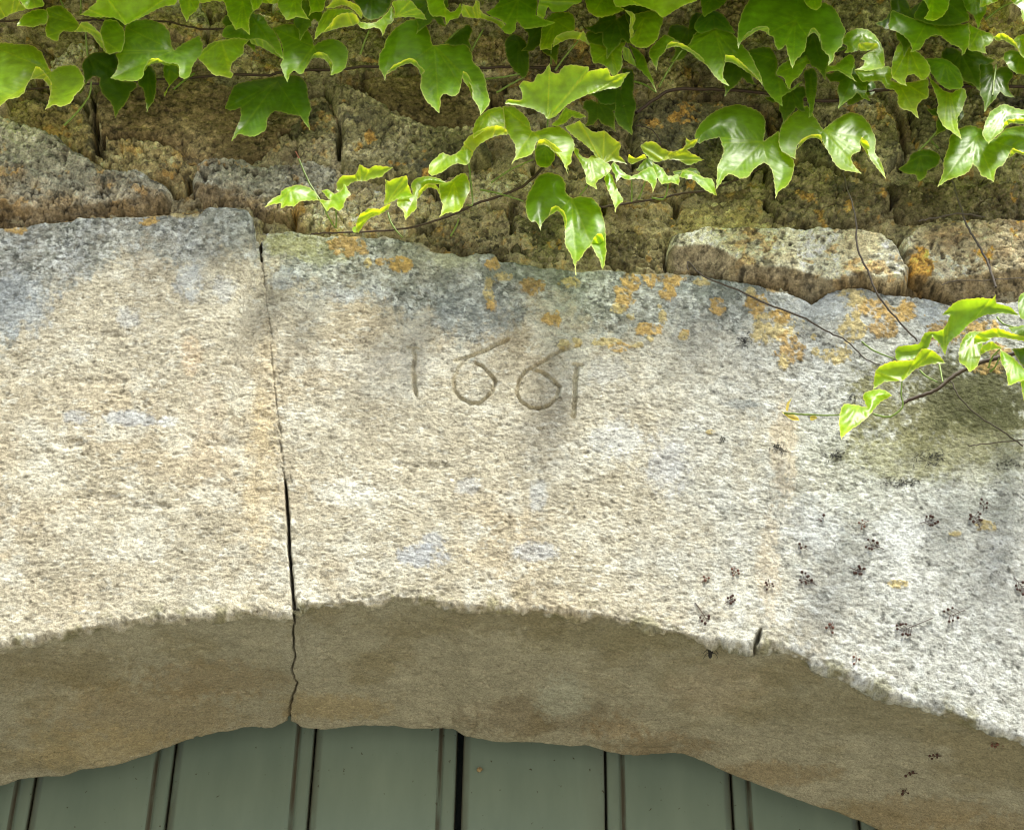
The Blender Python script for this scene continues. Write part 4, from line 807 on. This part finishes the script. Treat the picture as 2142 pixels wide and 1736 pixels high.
leaf(v, 'D', -.085, [('T', '190,1000 210,920 270,850 340,800 400,780 440,840 480,900 515,950 570,900 650,850 720,825 800,850 850,910 880,970 900,1040 895,1120 940,1190 972,1312 920,1250 880,1200 850,1150 830,1080 800,1010 780,1050 790,1100 740,1130 720,1150 740,1210 797,1272 720,1260 640,1240 590,1190 560,1130 530,1080 500,1030 490,1000 420,1000 360,1030 320,1080 310,1167 260,1140 210,1110 190,1060'),
   ('U', '320,1100 350,1030 420,990 495,988 505,1040 535,1095 480,1020 400,1022'), ('U', '795,1005 840,1040 858,1105 850,1160 810,1090 782,1045')], (1.0, 1.0, 1), base=(512, 950))
leaf(v, 'D', -.078, [('T', '-430,1000 -400,930 -330,850 -250,800 -120,765 -40,785 30,810 85,870 90,950 75,1035 130,1000 190,960 200,1080 260,1140 300,1180 300,1240 280,1320 240,1370 190,1400 165,1457 160,1380 150,1300 125,1230 80,1195 20,1230 0,1250 -40,1300 -100,1310 -130,1290 -170,1275 -210,1310 -272,1388 -265,1310 -260,1220 -230,1150 -215,1100 -230,1060 -250,1010 -340,1030 -400,1050')], (.95, 1.0, 1.1), base=(70, 1040))
leaf(v, 'D', -.092, [('T', '1680,980 1700,900 1740,820 1830,765 1920,790 2090,840 2090,890 1984,880 1900,880 1850,910 1830,960 1780,1000 1725,1057 1690,1010'), ('U', '1825,950 1850,890 1910,872 2090,872 2090,935 1900,905')], (1.05, 1.05, 1))
leaf(v, 'D', -.075, [('T', '1350,1372 1390,1260 1400,1160 1430,1080 1440,1000 1500,950 1580,920 1680,950 1700,1010 1780,1010 1860,940 2090,930 2090,1140 1984,1130 1900,1095 1870,1150 1830,1210 1780,1240 1765,1337 1700,1300 1670,1290 1650,1240 1610,1200 1580,1260 1500,1300 1430,1320'), ('U', '1870,1160 1900,1088 1950,1108 2090,1150 2090,1185 1940,1125')], (.9, .98, 1.2), base=(1640, 1000))
leaf(v, 'D', -.035, [('T', '1060,1240 1130,1190 1160,1130 1250,1095 1330,1110 1370,1150 1340,1220 1280,1250 1260,1300 1210,1327 1190,1280 1120,1275')], (.5, .6, .8))
leaf(v, 'D', -.035, [('T', '670,580 880,600 890,680 800,730 700,770 670,680')], (.5, .62, .8))
# --- the shoot in the middle
v = shoot
leaf(v, 'C', -.120, [('U+', '103,762 125,730 215,735 230,690 205,630 240,595 310,600 335,550 380,540 410,490 430,468 445,530 490,540 530,490 600,478 680,490 720,495 715,525 850,500 880,560 950,540 1020,528 980,580 940,640 850,655 700,700 560,770 480,850 415,872 390,845 300,800 200,775')], YG, base=(415, 870))
leaf(v, 'C', -.105, [('T', '83,780 170,785 240,840 280,890 305,965 400,940 500,930 560,970 605,1030 612,1090 590,1140 590,1195 555,1220 570,1302 545,1230 510,1160 460,1100 420,1060 370,1035 330,1050 320,1100 280,1140 210,1165 170,1185 148,1207 180,1130 170,1050 140,1010 110,950 95,870'),
   ('U', '330,1070 350,1030 400,1020 450,1050 510,1100 560,1170 572,1260 520,1180 460,1115 400,1066')], (1.35, 1.2, 1.1), base=(305, 962))
leaf(v, 'C', -.095, [('T', '-130,930 -100,870 -30,810 40,790 90,795 100,880 105,940 20,930 -60,970 -130,1020 -135,960'),
   ('U+', '-200,1052 -160,1000 -60,945 40,920 110,948 120,985 40,1000 -50,1040 -120,1100 -150,1170 -190,1180'),
   ('T', '-456,1270 -446,1200 -396,1150 -356,1120 -296,1140 -236,1110 -196,1060 -160,1075 -140,1100 -150,1170 -176,1210 -256,1200 -336,1250 -396,1280 -436,1287')], (1.35, 1.2, 1.1))
leaf(v, 'C', -.085, [('T', '440,920 500,860 545,785 570,800 640,820 702,858 640,870 590,860 550,900 490,925')], LT)
leaf(v, 'C', -.085, [('U+', '540,930 620,900 650,885 720,950 760,970 830,960 880,1000 950,1060 940,1130 980,1180 1000,1207 930,1190 880,1180 830,1202 790,1180 740,1110 660,1040 590,990')], LT, base=(820, 1200))
leaf(v, 'C', -.095, [('T', '600,1080 640,1090 650,1130 700,1160 760,1140 860,1200 880,1240 840,1290 790,1320 770,1350 780,1392 740,1370 700,1340 690,1280 680,1240 640,1170 610,1120')], (1.4, 1.25, 1.1))
leaf(v, 'C', -.100, [('T', '830,1320 850,1245 880,1280 905,1330 930,1400 972,1470 930,1510 908,1562 900,1500 870,1420')], YG)
leaf(v, 'C', -.098, [('T', '880,1220 900,1180 960,1250 1020,1290 1080,1270 1130,1240 1180,1225 1215,1290 1210,1350 1185,1412 1170,1350 1120,1320 1060,1310 1000,1320 950,1300 920,1340 905,1280')], YG)
leaf(v, 'C', -.080, [('U+', '1095,1070 1140,1040 1200,1040 1260,1090 1330,1110 1400,1090 1425,1060 1425,995 1450,1030 1522,1013 1490,1070 1440,1100 1480,1130 1562,1172 1490,1200 1440,1212 1380,1180 1300,1170 1220,1190 1180,1180 1150,1150 1120,1120'), ('U', '1000,1180 1010,1130 1060,1160 1120,1130 1140,1160 1080,1185 1030,1205')], LT, base=(1260, 1180))
leaf(v, 'C', -.090, [('T', '1180,1190 1250,1230 1300,1290 1370,1280 1385,1310 1375,1362 1320,1340 1250,1350 1220,1310 1190,1250')], YG)
leaf(v, 'C', -.092, [('T', '1380,1300 1400,1255 1430,1245 1500,1270 1560,1300 1620,1310 1640,1360 1657,1440 1600,1410 1540,1370 1480,1320 1420,1310')], YG)
leaf(v, 'C', -.06, [('T', '1330,1260 1430,1238 1500,1235 1540,1290 1480,1290 1400,1290 1350,1290')], MD)
leaf(v, 'C', -.06, [('T', '1060,1250 1110,1190 1150,1160 1190,1190 1180,1240 1110,1260')], MD)
leaf(v, 'C', -.055, [('T', '320,1110 350,1050 400,1040 460,1100 470,1150 440,1210 400,1228 340,1210')], (.8, .9, 1))
leaf(v, 'C', -.085, [('T', '300,1370 350,1290 430,1265 510,1290 545,1350 550,1410 590,1450 650,1440 740,1450 800,1520 825,1600 840,1700 845,1840 835,1930 819,1984 790,1900 760,1850 735,1793 700,1830 660,1890 625,1930 623,2022 605,1930 575,1850 542,1786 540,1690 550,1620 530,1570 490,1530 450,1530 430,1580 400,1610 375,1640 362,1692 335,1630 285,1620 255,1540 260,1450'),
   ('U', '425,1585 445,1522 490,1512 535,1550 558,1620 545,1690 528,1600 490,1548'), ('U', '735,1795 760,1730 806,1712 828,1760 838,1850 822,1950 795,1890 765,1840')], (.85, .95, .9), base=(590, 1452))
leaf(v, 'B', -.085, [('T', '1150,1360 1180,1310 1260,1290 1330,1300 1400,1330 1420,1350 1350,1350 1280,1350 1220,1400 1195,1450 1190,1530 1150,1570 1108,1612 1090,1545 1050,1500 1060,1440 1130,1430 1160,1420'),
   ('T', '1360,1345 1430,1330 1500,1280 1550,1270 1575,1330 1580,1400 1550,1460 1520,1530 1470,1560 1420,1560 1358,1592 1380,1510 1360,1440'),
   ('U', '1195,1460 1215,1390 1270,1348 1330,1352 1360,1395 1378,1490 1345,1400 1290,1375 1240,1405 1215,1445')], (1.3, 1.2, 1.1))
leaf(v, 'B', -.095, [('U+', '960,1310 980,1330 1030,1310 1115,1288 1130,1350 1162,1440 1080,1450 1010,1480 950,1510 960,1420'),
   ('U', '750,1705 748,1640 780,1570 840,1530 920,1530 1000,1488 980,1540 920,1572 850,1602 800,1652 775,1695')], (1.1, 1.18, 1.1), base=(960, 1510))
leaf(v, 'B', -.065, [('T', '720,1672 760,1650 768,1705 730,1702')], YG)
leaf(v, 'B', -.060, [('U+', '605,1400 610,1330 650,1290 740,1280 775,1208 840,1240 880,1213 1022,1230 960,1270 940,1297 870,1310 800,1332 740,1332 680,1370 640,1400')], YG)
leaf(v, 'B', -.070, [('T', '75,1522 130,1460 190,1430 200,1400 260,1370 320,1355 390,1370 450,1410 475,1470 400,1470 330,1480 300,1510 240,1510 195,1533 200,1490 140,1500')], (1.25, 1.25, 1.2))
leaf(v, 'B', -.074, [('T', '490,1400 540,1390 590,1420 640,1390 658,1335 690,1390 707,1420 670,1470 655,1520 620,1547 570,1520 535,1547 500,1500 480,1462 560,1470')], (1.25, 1.25, 1.2))
# --- the shoot on the right
v = shoot2
leaf(v, 'E', -.120, [('U+', '1390,880 1400,820 1520,800 1560,740 1660,720 1700,640 1655,635 1740,560 1880,540 1940,545 1960,518 1967,570 2040,590 2092,640 2000,630 1900,640 1820,680 1760,740 1700,790 1670,870 1640,800 1600,760 1560,850 1480,890 1410,897')], (.62, .78, 1), base=(1670, 860))
leaf(v, 'E', -.130, [('U+', '1275,960 1320,920 1380,900 1490,890 1540,832 1600,840 1650,880 1677,912 1580,920 1500,950 1430,1010 1330,1020 1263,1062')], (.85, .95, 1), base=(1430, 1015))
leaf(v, 'E', -.105, [('T', '1205,1090 1280,1058 1340,1070 1372,1095 1300,1140 1240,1210 1170,1270 1110,1310 1080,1352 1068,1240 1090,1150 1150,1148 1225,1160')], (1.2, 1.15, 1.1))
leaf(v, 'E', -.100, [('T', '1750,900 1760,800 1800,740 1880,730 1885,790 1880,850 1860,920 1815,962 1790,930')], (1.1, 1.1, 1))
leaf(v, 'E', -.110, [('U+', '1835,805 1850,750 1960,713 2050,740 2200,780 2200,800 2050,775 1960,762 1900,792')], YG)
leaf(v, 'E', -.105, [('U+', '1868,875 1880,820 1940,788 2000,830 1950,835 1900,850'), ('T', '1985,830 2060,880 2120,940 2200,1000 2100,1015 2030,1042 2020,960 1990,900')], (1.1, 1.18, 1.1))
leaf(v, 'E', -.110, [('T', '2095,530 2200,470 2200,680 2100,650')], MD)
leaf(v, 'E', -.070, [('T', '2030,710 2200,690 2200,780 2080,760')], MD)
leaf(v, 'E', -.075, [('T', '2050,830 2200,830 2200,940 2120,930')], DK)
leaf(v, 'E', -.090, [('T', '2100,1010 2200,1000 2200,1150 2130,1140')], (1.1, 1.18, 1))
leaf(v, 'E', -.035, [('T', '740,1190 790,1195 830,1215 845,1240 800,1235 770,1215'), ('T', '765,1180 770,1140 800,1108 785,1150 778,1185'), ('T', '900,1215 930,1208 945,1225 910,1240')], (1.3, .6, 1.))

# --- stems, petioles
def stem(vv, crop, pts, r, Y, mat, name='stem', seed=1, jit=.0004):
    P = cv(crop, pts); n = len(P); Ys = np.broadcast_to(np.asarray(Y, float), (n,)) if np.ndim(Y) == 0 else np.interp(np.linspace(0, 1, n), np.linspace(0, 1, len(Y)), Y)
    W3 = at([p[0] for p in P], [p[1] for p in P], Ys)
    V, Fc = tube(name, W3, np.atleast_1d(r)*(1.0 if name == 'dry_twig' else 1.5), None, seg=7, jitter=jit, seed=seed); return mesh_np(name, V, Fc, mat, vv)
stem(vine, 'A', [(-60, 160), (200, 150), (570, 155), (700, 145), (800, 162), (1000, 158), (1230, 160), (1350, 190), (1480, 215), (1650, 213), (1850, 230)], .0011, -.026, M_STEM)
stem(vine, 'A', [(0, 660), (200, 655), (360, 640), (800, 610), (1150, 585), (1400, 570), (1700, 545), (1984, 555)], [.001, .0016], -.028, M_STEM)
stem(vine, 'B', [(120, 552), (200, 530), (400, 515), (650, 510), (780, 490), (900, 490), (1180, 480), (1650, 500), (1900, 490), (2170, 500), (2500, 490)], .0016, -.030, M_STEM)
stem(shoot, 'O', [(650, 489), (690, 487), (770, 485), (850, 478), (900, 465), (945, 450), (1000, 425), (1060, 405), (1100, 385), (1140, 345), (1170, 300)], [.0008, .0017], -.035, M_STEM)
stem(vine, 'O', [(1240, 436), (1295, 428), (1370, 417), (1427, 405), (1495, 394), (1593, 350), (1640, 300)], .0012, -.032, M_STEM)
stem(vine, 'O', [(1330, 237), (1370, 208), (1412, 188), (1512, 188), (1593, 194), (1643, 205), (1746, 211), (1818, 194), (1850, 188), (2020, 180), (2200, 183)], .0019, -.03, M_STEM)
stem(vine, 'O', [(1330, 262), (1360, 270), (1378, 290), (1382, 305)], .0006, -.02, M_STEM)
stem(shoot2, 'E', [(1430, 1140), (1480, 1115), (1560, 1090), (1630, 1060), (1690, 1010), (1780, 950), (1900, 900), (2200, 820)], [.0016, .0022], -.03, M_STEM)
pet = [(vine, 'A', [(640, 410), (632, 320), (628, 230)]), (vine, 'A', [(490, 100), (460, 40), (430, -30)]), (vine, 'A', [(590, 110), (592, 60), (590, -30)]), (vine, 'B', [(780, 400), (810, 310), (845, 225)]), (vine, 'A', [(470, 920), (560, 830), (650, 710), (670, 600)]),
 (vine, 'C', [(470, 520), (540, 420), (640, 300)]), (vine, 'C', [(440, 470), (440, 370)]), (vine, 'C', [(1230, 640), (1310, 500), (1400, 370)]), (vine, 'C', [(1050, 600), (1130, 625), (1210, 680)]), (shoot, 'C', [(0, 1340), (150, 1240), (310, 1170)]), (shoot, 'C', [(-80, 1390), (60, 1420), (240, 1475)]),
 (shoot, 'C', [(1030, 1480), (1032, 1390), (1030, 1310)]), (shoot, 'C', [(1080, 1460), (1110, 1390), (1135, 1320)]), (shoot, 'C', [(1180, 1450), (1260, 1460), (1290, 1400), (1300, 1340)]), (shoot, 'C', [(650, 1435), (700, 1370), (720, 1320)]),
 (shoot, 'B', [(330, 1165), (400, 1330), (480, 1460), (550, 1600), (590, 1665)]), (shoot, 'B', [(600, 1670), (605, 1610), (600, 1540)]), (shoot, 'B', [(980, 1560), (1010, 1640), (1050, 1700), (1090, 1740)]), (shoot, 'B', [(1570, 1170), (1580, 1260), (1595, 1400), (1600, 1500), (1560, 1500)]),
 (shoot, 'C', [(418, 860), (412, 930), (400, 1000)]), (vine, 'D', [(1780, 480), (1765, 600), (1755, 700)]), (vine, 'D', [(1215, 1105), (1290, 1030), (1345, 965)]), (vine, 'D', [(1310, 1040), (1360, 1090)]), (shoot, 'B', [(1440, 1730), (1480, 1660), (1500, 1600)]),
 (shoot2, 'E', [(1265, 1200), (1320, 1215), (1370, 1212), (1430, 1160), (1422, 1080), (1428, 1015)]), (shoot2, 'E', [(755, 1195), (860, 1203), (980, 1208), (1100, 1206)]), (shoot2, 'E', [(1530, 955), (1570, 990), (1630, 1020)]), (shoot2, 'E', [(1640, 920), (1650, 970), (1660, 1020)]),
 (shoot2, 'E', [(1200, 790), (1250, 830), (1310, 860), (1380, 885)]), (shoot2, 'E', [(1920, 940), (1940, 880), (1985, 830)]), (shoot2, 'E', [(1930, 960), (1960, 930), (1980, 880)]), (shoot2, 'E', [(1970, 650), (2010, 690), (2120, 720)]),
 (vine, 'B', [(1390, 330), (1440, 280), (1500, 220)]), (vine, 'B', [(1590, 380), (1640, 290), (1680, 220)]), (vine, 'B', [(1700, 580), (1800, 570), (1950, 545)]), (vine, 'B', [(1780, 680), (1880, 620), (1990, 560)]), (vine, 'A', [(1420, 540), (1340, 600), (1270, 660)]), (vine, 'D', [(1700, 150), (1800, 70), (1900, 20)])]
for i, (vv, cr_, pts) in enumerate(pet):
    stem(vv, cr_, pts, [.0013, .0009] if vv is vine else [.0011, .0007], (-.04, -.075) if vv is vine else (-.035, -.06), M_GREEN, 'petiole', i, .00015)
# twining tips: red bud at the far tip of the small shoot
stem(shoot, 'B', [(305, 1110), (325, 1150), (335, 1175)], [.0005, .0011], -.035, plain_mat('reddish_bud', (.35, .12, .06), .5), 'bud', 3, .0001)

# leaves further back in the fringe, their shade put into a dark tint
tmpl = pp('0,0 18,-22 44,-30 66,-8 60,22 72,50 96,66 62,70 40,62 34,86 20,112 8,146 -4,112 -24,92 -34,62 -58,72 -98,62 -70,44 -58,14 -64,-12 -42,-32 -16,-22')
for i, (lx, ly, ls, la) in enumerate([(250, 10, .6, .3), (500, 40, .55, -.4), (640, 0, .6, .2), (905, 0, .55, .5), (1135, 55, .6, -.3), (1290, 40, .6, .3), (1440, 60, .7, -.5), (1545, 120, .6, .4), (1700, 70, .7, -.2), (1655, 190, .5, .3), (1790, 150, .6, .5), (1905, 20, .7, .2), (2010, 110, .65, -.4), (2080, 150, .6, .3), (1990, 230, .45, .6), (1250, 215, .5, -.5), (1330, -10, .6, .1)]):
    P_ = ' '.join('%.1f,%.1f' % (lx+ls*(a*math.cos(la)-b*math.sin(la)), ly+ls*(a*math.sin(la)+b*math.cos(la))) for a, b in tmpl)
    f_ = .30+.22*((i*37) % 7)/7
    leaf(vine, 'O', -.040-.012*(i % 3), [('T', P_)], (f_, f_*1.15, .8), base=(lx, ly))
# --- foliage of the same vine above the frame
rsn = random.Random(11)
tmpl = pp('0,0 18,-22 44,-30 66,-8 60,22 72,50 96,66 62,70 40,62 34,86 20,112 8,146 -4,112 -24,92 -34,62 -58,72 -98,62 -70,44 -58,14 -64,-12 -42,-32 -16,-22')
Vs, Fs, Cc, o_ = [], [], [], 0
for i in range(150):
    cx_ = rsn.uniform(-420, 2560); cy_ = -70-abs(rsn.gauss(0, 1))*260-(rsn.random() < .3)*120; s_ = rsn.uniform(.8, 1.5); a_ = rsn.uniform(-.5, .5)
    P_ = [(cx_+s_*(a*math.cos(a_)-b*math.sin(a_)), min(cy_+s_*(a*math.sin(a_)+b*math.cos(a_)), -14+8*math.sin(a))) for a, b in tmpl]
    if max(p[1] for p in P_) > -16: P_ = [(a, b-40) for a, b in P_]
    t_ = rsn.uniform(.6, 1.3)
    try: V, Fc, c_ = patch(P_, -rsn.uniform(.05, .17), .4, 900+i, False, (cx_, cy_), [P_[4], P_[6], P_[11], P_[16], P_[18]], (t_, t_, 1), g=9)
    except Exception: continue
    Vs.append(V); Fs.append(Fc+o_); Cc.append(c_); o_ += len(V)
fo = mesh_np('foliage', np.vstack(Vs), np.vstack(Fs), M_LEAF, vine, np.vstack(Cc)); fo['kind'] = 'stuff'
# the foliage also carries on to both sides of the picture
for sx_ in (-1, 1): pass

# ================================================================== dry twigs
def twig(crop, pts, r, Y, label, seed=1, mat=M_TWIG):
    o = stem(None, crop, pts, r, Y, mat, 'dry_twig', seed, .0006); tag(o, label, 'twig', 'bare dry twigs lying on the stones'); return o
twig('O', [(1763, 360), (1774, 400), (1790, 455), (1794, 520), (1816, 568), (1838, 620), (1877, 668), (1920, 714)], [.0010, .0016, .0013], (-.045, -.060, -.045, -.012), 'long grey dry twig running down across the pale block to the right shoot')
twig('O', [(1990, 370), (2007, 425), (2022, 470), (2045, 510), (2068, 553), (2083, 602)], [.0014, .0017, .0020], (-.04, -.056), 'stiff grey dry twig hanging over the orange stained stone and ending at its lower edge')
twig('O', [(1440, 565), (1438, 556), (1442, 549), (1473, 579), (1539, 605), (1605, 636), (1679, 664), (1734, 695), (1778, 719), (1811, 752), (1840, 763)], [.0007, .0012, .0017, .0012, .0008], -.009, 'dark dry twig slanting over the orange lichen with a hooked upper end')
twig('O', [(1969, 596), (1998, 587), (2042, 587), (2150, 581)], .0007, -.052, 'thin pale dry twig lying level across the orange stained stone')
twig('O', [(1987, 792), (2009, 833), (2046, 869), (2097, 902), (2140, 933)], [.0010, .0013], -.009, 'dark dry twig slanting down from the right shoot over the olive patch')
twig('O', [(2024, 932), (2079, 926), (2150, 920)], .0009, -.009, 'dark dry twig lying level below the right shoot at the frame edge')
twig('O', [(2180-260, 462), (1960, 455), (2010, 447), (2060, 455)], .0011, -.05, 'short curved dark twig on the ledge above the orange stained stone')

# ================================================================== dried fruit stalks and tufts on the right stone
def cluster(x, y, n, size, label, ang=None, stalk=0, red=False):
    r_ = random.Random(int(x*7+y)); ang = r_.uniform(0, 6.28) if ang is None else ang
    c, nn = on_arch(x, y, .0015); e = empty('dried_fruit_stalk', tuple(c), label, 'dried stalk', 'dried vine fruit stalks stuck to the right hand stones')
    U = np.array([1., 0, 0]); Wv = np.cross(nn, U); Wv /= np.linalg.norm(Wv); k_ = .0007
    tw, bl = [], []
    hub = c; L0 = size*k_
    D = U*math.cos(ang)+Wv*math.sin(ang)
    main_end = hub-D*L0*(.6+stalk)
    tw.append(tube('t', [main_end, hub-D*L0*.2+nn*.001, hub+D*L0*.7], [.0005, .00035], None, seg=5))
    for i in range(n):
        t = -.2+.95*i/max(n-1, 1); a = ang+(.75+.3*r_.random())*(1 if i % 2 else -1); dd = U*math.cos(a)+Wv*math.sin(a)
        s0 = hub+D*L0*t; s1 = s0+dd*L0*r_.uniform(.35, .7)+nn*r_.uniform(.0002, .002)
        tw.append(tube('t', [s0, (s0+s1)/2+nn*.0006, s1], [.00035, .0003], None, seg=5)); bl.append(ball(s1, r_.uniform(.0014, .0023)))
    m_ = M_BERRY if not red else M_RED
    V, Fc = join(tw); mesh_np('stalk', V, Fc, m_, e)
    for b_ in bl: mesh_np('berry', b_[0], b_[1], m_, e)
M_RED = plain_mat('reddish_stalk', (.16, .075, .05), .7, 300)
def q6(a, b): return 1362.8+.4288*a, 991.6+.4288*b
CL = [(405, 468, 5, 22, 'pale reddish dried fruit stalk furthest up on the middle stone', True), (252, 522, 3, 15, 'faint reddish dried fruit stalk left of all the others', True), (573, 530, 5, 22, 'small dark dried fruit stalk beside the faint right joint', False),
 (370, 630, 6, 26, 'dark dried fruit stalk above the shadow edge left of the joint hole', False), (250, 690, 5, 28, 'dried fruit stalk with a long twig pointing right on the lower rim', False), (780, 530, 9, 36, 'dense dark fruit stalk right of the faint joint', False),
 (990, 465, 8, 32, 'compact dark fruit stalk in the middle of the right stone', False), (1100, 360, 6, 36, 'sparse fruit stalk with a pale tangle, upper middle of the right stone', False), (1335, 238, 7, 38, 'open fruit stalk with widely spread berries high on the right stone', False),
 (1045, 240, 4, 24, 'small blurred fruit stalk high on the right stone', True), (1592, 245, 9, 40, 'dark fruit stalk beside a yellow lichen spot', False), (1620, 165, 4, 24, 'small fruit stalk just above the yellow lichen spot', False), (1790, 530, 10, 42, 'large dark fruit stalk at the right frame edge', False),
 (1262, 755, 9, 44, 'largest fruit stalk with its long stem pointing up to the right', False), (1495, 680, 6, 44, 'scattered fruit stalk with wide apart berries low on the right stone', False), (875, 745, 4, 22, 'faint reddish fruit stalk low beside the joint hole', True), (995, 905, 3, 22, 'small fruit stalk close to the shaded rim', True),
 (750, 362, 3, 20, 'short fruit stalk on a greenish spot', False), (820, 222, 2, 20, 'thin dark fruit stalk fragment at the top of the right stone', False), (1280, 1458, 4, 22, 'dried fruit stalk fragment lowest under the arch', False), (1405, 1370, 5, 24, 'dried fruit stalk under the arch between two others', False), (1668, 1312, 4, 26, 'brownish fruit stalk under the arch nearest the lit rim', True), (1238, 1542, 3, 22, 'blurred grey fruit stalk under the arch above the brown stain', False)]
for (a, b, n, s_, lb, red) in CL:
    x_, y_ = q6(a, b); cluster(x_, y_, n, s_*.60, lb, ang=(3.6 if s_ > 42 else None), stalk=(1.3 if a in (1262, 250) else 0), red=red)
def tuft(x, y, rx, ry, n, label, seed):
    r_ = random.Random(seed); L = []
    for i in range(n):
        a, b = x+r_.gauss(0, rx*.45), y+r_.gauss(0, ry*.45); pts = []
        for j in range(3):
            p, nn = on_arch(a, b, .0006+.0012*(j == 1)); pts.append(p); a += r_.gauss(0, 5); b += r_.gauss(0, 3.5)
        L.append(tube('t', pts, [.0005, .00025], None, seg=4))
    V, Fc = join(L); o = mesh_np('moss_tuft', V, Fc, M_BLACK); tag(o, label, 'moss tuft', 'black dried moss tufts on the pale stone')
E_ = lambda a, b: (1362.8+.3672*a, 425+.3672*b)
for i, (a, b, rx, ry, n, lb) in enumerate([(515, 790, 16, 20, 26, 'black tuft in the white stone below the orange lichen'), (715, 1400, 22, 8, 22, 'black tuft left of the small black flake'), (1050, 1440, 16, 12, 30, 'dense black flake under the tip of the lowest leaf'),
   (1590, 1450, 34, 16, 36, 'wide black tangle in the olive stained zone'), (1440, 1590, 44, 12, 40, 'long black tangle just below the wide one'), (2030, 1500, 30, 10, 20, 'black wisp near the right frame edge'), (410, 1350, 14, 6, 10, 'faint black wisp on the middle stone'), (1150, 1120, 14, 8, 12, 'black speck group behind the lowest leaf')]):
    x_, y_ = E_(a, b); tuft(x_, y_, rx, ry, n, lb, 40+i)
